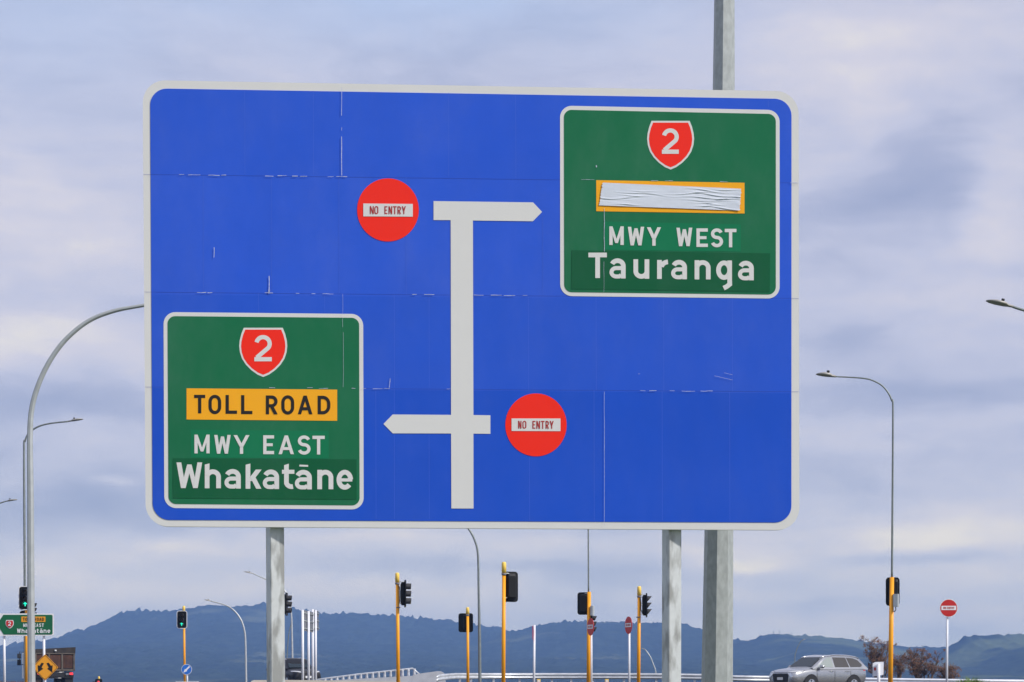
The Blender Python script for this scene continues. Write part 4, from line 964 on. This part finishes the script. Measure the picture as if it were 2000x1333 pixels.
def car(name, label, Y, px, heading, m, scale=1.0, boxy=0.0, zoff=0.0, glass2='glass_grey', hl='headlight'):
    t = thing(name, label, 'car', (X_(px, Y), Y, gz(Y)+zoff), heading)
    t.scale = (scale,)*3
    st = [(2.36, .34, .60, .66, .62, .84, .62, .875), (2.33, .27, .70, .76, .62, .89, .68, .925), (2.20, .24, .80, .845, .62, .945, .735, .985), (1.95, .22, .84, .885, .63, 1.0, .78, 1.035), (1.45, .22, .86, .90, .66, 1.045, .81, 1.085), (1.05, .22, .86, .90, .66, 1.065, .83, 1.115),
          (0.2, .22, .86, .90, .66, 1.085, .85, 1.11), (-.8, .22, .86, .90, .66, 1.10, .85, 1.12), (-1.7, .24, .85, .895, .67, 1.12, .835, 1.13), (-2.15, .28, .80, .86, .68, 1.12, .78, 1.13), (-2.34, .42, .62, .72, .70, 1.04, .64, 1.07)]
    b_ = MB(); vs = []; n = 14
    for x, zb_, wl, wm, zm, zt_, wb, zc_ in st:
        half = [(wl*.55, zb_), (wl, zb_+.10), (wm, zm), (wm*.985, zt_-.13), (wb, zt_), (wb*.62, zc_-.006), (wb*.0+.16, zc_)]
        vs += [(x, y, z) for y, z in half]+[(x, -y, z) for y, z in half[::-1]]
    b_.add(vs, [(i*n+k, i*n+(k+1) % n, (i+1)*n+(k+1) % n, (i+1)*n+k) for i in range(len(st)-1) for k in range(n)], True)
    b_.f += [tuple(range(n)), tuple(range((len(st)-1)*n, len(st)*n))]; b_.smooth += [False, False]
    o = b_.build('body', m, t); o.modifiers.new('soft', 'SUBSURF').levels = 2; o.modifiers['soft'].render_levels = 2
    dc = decals(o, t)
    # greenhouse
    yw = lambda z: .845-(z-1.05)*.36
    gh = [(1.22, 1.07), (.86, 1.29), (.42, 1.545), (.25, 1.595), (-.3, 1.645), (-1.0, 1.64), (-1.65, 1.585), (-1.92, 1.50), (-2.12, 1.28), (-2.27, 1.07)]
    if boxy: gh = [(1.15, 1.07), (.85, 1.33), (.58, 1.60), (.45, 1.66), (-.3, 1.70), (-1.0, 1.70), (-1.75, 1.66), (-2.0, 1.60), (-2.15, 1.3), (-2.27, 1.07)]
    vs, n = [], 12
    for x, z in gh:
        zz = max(z, 1.075); half = [(yw(1.02), 1.02), (yw(zz-.06 if zz > 1.2 else zz-.02), zz-.06 if zz > 1.2 else zz-.02), (yw(zz)-.03, zz-.02 if zz > 1.2 else zz-.005), (yw(zz)-.10, zz), (yw(zz)*.5, zz+.018), (.1, zz+.02)]
        vs += [(x, y, z_) for y, z_ in half]+[(x, -y, z_) for y, z_ in half[::-1]]
    r_ = MB(); r_.add(vs, [(i*n+k, i*n+(k+1) % n, (i+1)*n+(k+1) % n, (i+1)*n+k) for i in range(len(gh)-1) for k in range(n)], True)
    ro = r_.build('roof', m, t)
    for mo in (ro,):
        e = mo.modifiers.new('crease', 'EDGE_SPLIT'); e.split_angle = R(35)
    def wn_(nm, pts, side, mm):
        q = MB(); q.prism([(x, side*(yw(z)+.004), z) for x, z in pts], (0, side*.006, 0)); return q.build(nm, mm, t)
    dz = .05 if boxy else 0
    for side in (1, -1):
        wn_('side_window', [(.86, 1.115), (.80, 1.17), (.30, 1.49+dz), (.20, 1.535+dz), (-.08, 1.55+dz), (-.10, 1.115)], side, 'glass_front')
        wn_('side_window', [(-.20, 1.115), (-.18, 1.555+dz), (-.98, 1.55+dz), (-1.10, 1.12)], side, glass2)
        wn_('side_window', [(-1.18, 1.125), (-1.05, 1.545+dz), (-1.45, 1.52+dz), (-1.72, 1.44), (-1.93, 1.24), (-1.90, 1.17), (-1.80, 1.135)], side, glass2)
        q = MB(); q.tube([(.50, side*.615, 1.535+dz), (.28, side*.60, 1.60+dz), (-.3, side*.585, 1.658+dz), (-1.1, side*.585, 1.655+dz), (-1.68, side*.60, 1.592+dz), (-1.88, side*.62, 1.525+dz)], .026, 8); q.build('roof_rail', 'chrome', t)
        q = MB(); q.prism([(x, side*.902, z) for x, z in ((1.0, .985), (-1.95, 1.035), (-1.95, 1.048), (1.0, 1.0))], (0, side*.004, 0)); q.build('trim_line', 'trim', t)
        for xh in (-.02, -1.02):
            q = MB(); q.tube([(xh, side*.905, .93), (xh+.04, side*.935, .935), (xh+.18, side*.935, .937), (xh+.22, side*.905, .937)], .017, 8); q.build('door_handle', m, t)
        for xd in (.98, -.13, -1.13):
            q = MB(); q.prism([(xd, side*.9005, .35), (xd+.012, side*.9005, .35), (xd+.012, side*.9005, .97), (xd, side*.9005, .97)], (0, side*.004, 0)); q.build('door_gap', 'trim', t)
        # mirror
        q = MB(); c = Vector((.78, side*1.0, 1.13)); vs = []
        for x, s_ in ((-.06, .85), (-.02, 1), (.04, .95), (.10, .6)):
            vs += [c+Vector((x, side*.12*s_*math.cos(2*math.pi*k/10), .085*s_*math.sin(2*math.pi*k/10))) for k in range(10)]
        q.add(vs, [(i*10+k, i*10+(k+1) % 10, (i+1)*10+(k+1) % 10, (i+1)*10+k) for i in range(3) for k in range(10)], True); q.f += [tuple(range(10)), tuple(range(30, 40))]; q.smooth += [False, False]
        q.tube([(.80, side*.82, 1.06), (.80, side*.92, 1.09)], .035, 8); q.build('mirror', m, t)
        # lamps
        dv = (.85, side*.5, .1)
        dc('headlight', hl, [(2.3, side*.40, .905), (1.86, side*.90, .965), (1.95, side*.90, .895), (2.3, side*.40, .845)], dv)
        dc('headlight_surround', 'trim', [(2.3, side*.36, .915), (1.80, side*.90, .985), (1.92, side*.90, .885), (2.3, side*.36, .835)], dv, .004)
        dc('chrome_strip', 'trim' if boxy else 'chrome', [(2.3, side*.42, .83), (2.2, side*.56, .83), (2.1, side*.74, .50), (2.2, side*.66, .50)], dv, .016)
        dc('fog_lamp', 'trim' if boxy else 'chrome', [(2.1, side*.78, .60), (2.0, side*.88, .62), (2.0, side*.88, .54), (2.1, side*.78, .52)], dv)
        dc('tail_light', 'tail', [(-2.3, side*.60, 1.09), (-1.98, side*.9, 1.085), (-2.05, side*.9, .96), (-2.3, side*.60, .97)], (-.7, side*.7, 0))
        for xw in (1.35, -1.32):
            q = MB(); q.add([(xw+rr_*math.cos(2*math.pi*k/24), side*(.86+o_), .36+rr_*math.sin(2*math.pi*k/24)) for rr_, o_ in ((.44, .035), (.44, .052), (.30, .052)) for k in range(24)], [(i*24+k, i*24+(k+1) % 24, (i+1)*24+(k+1) % 24, (i+1)*24+k) for i in range(2) for k in range(24)]); q.build('wheel_arch', 'trim', t, fixn=False)
            w_ = MB(); w_.tube([(xw, side*.70, .35), (xw, side*.72, .35), (xw, side*.90, .35), (xw, side*.92, .35)], [.32, .35, .35, .32], 24); wh = w_.build('wheel', 'tyre', t)
            rm_ = MB(); rm_.tube([(xw, side*.90, .35), (xw, side*.926, .35)], .225, 20); rm_.build('rim', 'chrome', wh)
            sp = MB()
            for k in range(5):
                a = 2*math.pi*k/5+.2; sp.prism([(xw+.09*math.cos(a)+.02*math.sin(a), side*.927, .35+.09*math.sin(a)-.02*math.cos(a)), (xw+.2*math.cos(a-.3), side*.927, .35+.2*math.sin(a-.3)), (xw+.2*math.cos(a+.3), side*.927, .35+.2*math.sin(a+.3))], (0, side*.004, 0))
            sp.build('rim_opening', 'trim', wh)
    A = (1.13, .70, 1.125); B_ = (.46, .575, 1.535+dz)
    q = MB(); off = Vector((.012, 0, .022)); q.prism([Vector(p)+off for p in ((A[0], A[1], A[2]), (A[0], -A[1], A[2]), (B_[0], -B_[1], B_[2]), (B_[0], B_[1], B_[2]))], Vector((.004, 0, .006))); q.build('windscreen', 'glass', t)
    q = MB(); q.prism([(-1.99, .56, 1.47), (-1.99, -.56, 1.47), (-2.24, -.68, 1.13), (-2.24, .68, 1.13)], (-.02, 0, .012)); q.build('rear_window', glass2, t)
    dc('grille', 'trim', [(2.4, -.50, .80), (2.4, .50, .80), (2.4, .44, .44), (2.4, -.44, .44)], (1, 0, 0), .008)
    dc('upper_grille', 'trim', [(2.4, -.44, .905), (2.4, .44, .905), (2.4, .44, .81), (2.4, -.44, .81)], (1, 0, .15), .006)
    for z in (.90, .85):
        dc('grille_bar', 'trim' if boxy else 'chrome', [(2.4, -.46, z+.012), (2.4, .46, z+.012), (2.4, .46, z-.014), (2.4, -.46, z-.014)], (1, 0, .15), .014)
    q = MB(); q.box((2.392, 0, .60), (.012, .36, .12)); q.build('number_plate', 'plate', t)
    q = MB()
    for dy, dz_ in ((0, .028), (-.024, -.014), (.024, -.014)):
        q.prism([(2.385, dy, .85+dz_+.026), (2.385, dy+.02, .85+dz_), (2.385, dy, .85+dz_-.026), (2.385, dy-.02, .85+dz_)], (.01, 0, 0))
    if not boxy: q.build('emblem', 'chrome', t)
    return t
M['glass_front'] = mat('clear_side_glass', (.30, .34, .33), .08, spec=.8)
car('suv_car', 'silver grey family SUV driving left at the right of the picture', 92, 1599, R(216.5), 'silver')
car('suv_car', 'black SUV facing the camera, half hidden by white sign posts', 128, 573, R(297), 'car_black', 1.08, 1.0)

# tipper truck seen from behind
Yt = 122.0; tr = thing('tipper_truck', 'dirty brown tipper truck seen from behind at the left, brake lamp lit', 'truck', (X_(108, Yt), Yt, gz(Yt)), R(20))
b = MB(); b.prism([(-1.14, 0, 1.0), (1.14, 0, 1.0), (1.16, 0, 2.42), (-1.16, 0, 2.28)], (0, 4.6, 0)); b.build('bin', 'bin', tr)
b = MB(); b.prism([(-1.17, -.03, 2.02), (1.17, -.03, 2.06), (1.19, -.03, 2.44), (-1.19, -.03, 2.30)], (0, .03, 0)); tg = b.build('tailgate', 'bin', tr)
for x0, x1 in ((-1.08, -.42), (-.30, .34), (.46, 1.04)):
    b = MB(); b.prism([(x, -.02, z) for x, z in rrect(x0, 1.18, x1, 1.98, .08, 3)], (0, .02, 0)); b.build('tailgate_panel', 'rust', tg)
for x in (-1.14, -.36, .40, 1.10):
    b = MB(); b.box((x, -.045, 1.52), (.09, .05, 1.0)); b.build('rib', 'bin_rib', tg)
b = MB(); b.box((0, -.045, 1.07), (2.3, .05, .1)); b.box((0, -.06, 2.05), (2.32, .05, .05)); b.build('cross_bar', 'bin_rib', tg)
b = MB(); b.tube([(-.05, -.08, 2.22), (.05, -.08, 2.22)], .05, 8); b.build('latch', 'plate', tg)
b = MB(); b.box((0, 2.6, .78), (.9, 6.6, .25)); b.box((0, .2, .72), (2.2, .12, .22)); b.build('chassis', 'trim', tr)
for sx in (-1, 1):
    b = MB(); b.box((sx*.82, .09, .84), (.40, .06, .14)); k = b.build('lamp_cluster', 'sign_back', tr)
    b = MB(); b.box((sx*.95, .05, .85), (.2, .03, .13)); b.build('tail_light', 'tail_lit' if sx > 0 else 'tail', k)
    b = MB(); b.prism([(sx*.62, .25, .22), (sx*1.08, .25, .22), (sx*1.08, .25, .70), (sx*.62, .25, .70)], (0, .02, 0)); b.build('mudflap', 'trim', tr)
    for yw_ in (.95, 2.2, 5.6):
        b = MB(); b.tube([(sx*.70, yw_, .48), (sx*1.10, yw_, .48)], .48, 20); wh = b.build('wheel', 'tyre', tr)
        b = MB(); b.tube([(sx*1.08, yw_, .48), (sx*1.12, yw_, .48)], .24, 14); b.build('rim', 'sign_back', wh)
    b = MB(); b.tube([(sx*1.14, 6.2, 2.2), (sx*1.38, 6.1, 2.25), (sx*1.42, 6.1, 1.5), (sx*1.14, 6.2, 1.45)], .025, 8); b.box((sx*1.42, 6.08, 1.98), (.22, .1, .30)); b.box((sx*1.42, 6.08, 1.58), (.22, .1, .36)); b.build('mirror', 'trim', tr)
b = MB(); b.box((.0, .10, .80), (.44, .03, .15)); b.build('number_plate', 'plate', tr)
b = MB(); b.prism([(-1.16, 4.9, .6), (1.16, 4.9, .6), (1.16, 4.9, 2.15), (1.0, 4.9, 2.3), (-1.0, 4.9, 2.3), (-1.16, 4.9, 2.15)], (0, 1.9, 0)); b.build('cab', 'sign_white', tr)
b = MB(); b.box((0, 4.885, 1.85), (1.7, .02, .5)); b.build('rear_window', 'glass', tr)

# ------------------------------------------------------------------ shrubs and plants
def leafball(mb, c, r, n, s, rg, flat=1.0):
    for _ in range(n):
        d = Vector((rg.gauss(0, 1), rg.gauss(0, 1), rg.gauss(0, 1)*flat)).normalized()*r*rg.random()**.4
        p = c+d; a = Vector((rg.gauss(0, 1), rg.gauss(0, 1), rg.gauss(0, 1))).normalized(); q = a.orthogonal().normalized(); l = s*rg.uniform(.6, 1.4)
        mb.add([p-a*l, p+q*l*.45, p+a*l, p-q*l*.45], [(0, 1, 2, 3)])
def bare_tree(label, px0, px1, yt, Y, seed, dens=1.0):
    rg = random.Random(seed); x = X_((px0+px1)/2, Y); g_ = gz(Y); hw = (px1-px0)/2*Y/FPX; H = Z_(yt, Y)-g_
    t = thing('bare_shrub', label, 'shrub', (x, Y, g_), 0, 'russet half-bare shrubs beyond the guardrail')
    tr_, lf = MB(), MB()
    ns = max(5, int(11*dens))
    for k in range(ns):
        a = rg.uniform(0, 2*math.pi); rad = hw*math.sqrt(rg.random()); top = Vector((rad*math.cos(a)*1.0, rad*math.sin(a)*.6, H*rg.uniform(.48, 1.0)*(1-.12*(rad/hw))))
        b0 = Vector((top.x*.25, top.y*.25, -.03)); mid = b0.lerp(top, .5)+Vector((rg.uniform(-.2, .2), 0, rg.uniform(.1, .4)))
        path = smooth([b0, mid, top], 6); tr_.tube(path, list(np.linspace(.055, .012, len(path))), 6)
        for q in range(10):
            p = path[rg.randrange(4, len(path))]; e = p+Vector((rg.uniform(-.5, .5), rg.uniform(-.4, .4), rg.uniform(.15, .6)))
            if e.z > H: e.z = H
            tr_.tube([p, (p+e)/2+Vector((rg.uniform(-.08, .08), 0, .05)), e], [.016, .011, .005], 4)
            leafball(lf, e, rg.uniform(.08, .20), int(34*dens), .042, rg)
            leafball(lf, (p+e)/2, .22, int(7*dens), .035, rg)
            for _ in range(5):
                a2 = p.lerp(e, rg.random()); tr_.tube([a2, a2+Vector((rg.uniform(-.3, .3), rg.uniform(-.2, .2), rg.uniform(.05, .4)))], [.008, .004], 3)
    tr_.build('stem', 'twig', t); lf.build('foliage', 'leaf_red', t, fixn=False)
bare_tree('russet shrub touching the orange lamp-signal pole, tallest of the three', 1693, 1737, 1244, 125, 1)
bare_tree('broad russet shrub right of the orange lamp-signal pole', 1773, 1832, 1270, 125, 2, 1.15)
bare_tree('narrow russet sapling between the two larger shrubs', 1750, 1758, 1275, 128, 3, .6)
bare_tree('small low russet shrub just right of the white NO ENTRY post', 1840, 1862, 1305, 122, 4, .7)
fx = thing('flax_bush', 'bright green flax bush at the lower right edge', 'plant', (X_(1897, 80), 80, gz(80)))
rg = random.Random(8); b = MB()
for k in range(620):
    a = rg.uniform(0, 2*math.pi); bx = rg.gauss(0, .40); by = rg.gauss(0, .25); H = Z_(1318, 80)-gz(80)
    hh = H*rg.uniform(.45, 1.02)*(1-.35*min(1, abs(bx)/.9)); sp = rg.uniform(.1, .35)
    base = Vector((bx, by, -.02)); mid = base+Vector((math.cos(a)*sp*.4, math.sin(a)*sp*.4, hh*.65)); tip = base+Vector((math.cos(a)*sp*1.3, math.sin(a)*sp, hh))
    w = Vector((-math.sin(a), math.cos(a), 0))*.018
    b.add([base-w, base+w, mid+w, mid-w, tip], [(0, 1, 2, 3), (3, 2, 4)])
b.build('foliage', 'leaf_green', fx, fixn=False)
b = MB(); b.tube([(0, 0, -.02), (0, 0, .3)], .1, 8); b.build('stem', 'twig', fx)
hd = MB(); rg = random.Random(12)
for k in range(900):
    p = Vector((X_(rg.uniform(-30, 75), 100), 100+rg.uniform(-.6, .6), 0)); p.z = gz(100); h_ = (Z_(1329.5, 100)-gz(100))*rg.uniform(.7, 1.05)
    hd.add([p+Vector((-.02, 0, -.02)), p+Vector((.02, 0, -.02)), p+Vector((rg.uniform(-.12, .12), 0, h_))], [(0, 1, 2)])
tag(hd.build('dry_grass', 'leaf_brown', fixn=False), 'strip of dry reddish grass along the lower left edge', 'grass', kind='stuff')
# pylons on the far crest
for px, py, lb in ((1511, 1232, 'leftmost of the faint pylons on the far right ridge'), (1522.5, 1231.5, 'second faint pylon on the far right ridge'), (1546, 1234.5, 'third faint pylon on the far right ridge'), (1573, 1236.5, 'rightmost of the faint pylons on the far right ridge')):
    Yp = 2495; top = W(px, py, Yp); t = thing('pylon', lb, 'pylon', (top.x, Yp, top.z-9), 0, 'pylons on the ridge')
    b = MB()
    for sx in (-1, 1): b.tube([(sx*1.0, 0, 0), (0, 0, 9)], .14, 4)
    b.build('tower', 'lamp_steel', t); c = MB(); c.tube([(-2, 0, 7.2), (2, 0, 7.2)], .12, 4); c.build('cross_arm', 'lamp_steel', t)

# ------------------------------------------------------------------ the air
hz = MB(); hz.box((0, 1200, 71), (10400, 5600, 146))
hz = hz.build('haze', 'glass'); tag(hz, 'blue haze between the junction and the hills', 'haze', kind='stuff')
hm = bpy.data.materials.new('haze_air'); hm.use_nodes = True
hm.node_tree.nodes.clear(); pv = hm.node_tree.nodes.new('ShaderNodeVolumePrincipled'); ho = hm.node_tree.nodes.new('ShaderNodeOutputMaterial')
pv.inputs['Color'].default_value = (.26, .47, .95, 1); pv.inputs['Density'].default_value = .00031
hm.node_tree.links.new(pv.outputs[0], ho.inputs['Volume'])
hz.data.materials.clear(); hz.data.materials.append(hm)
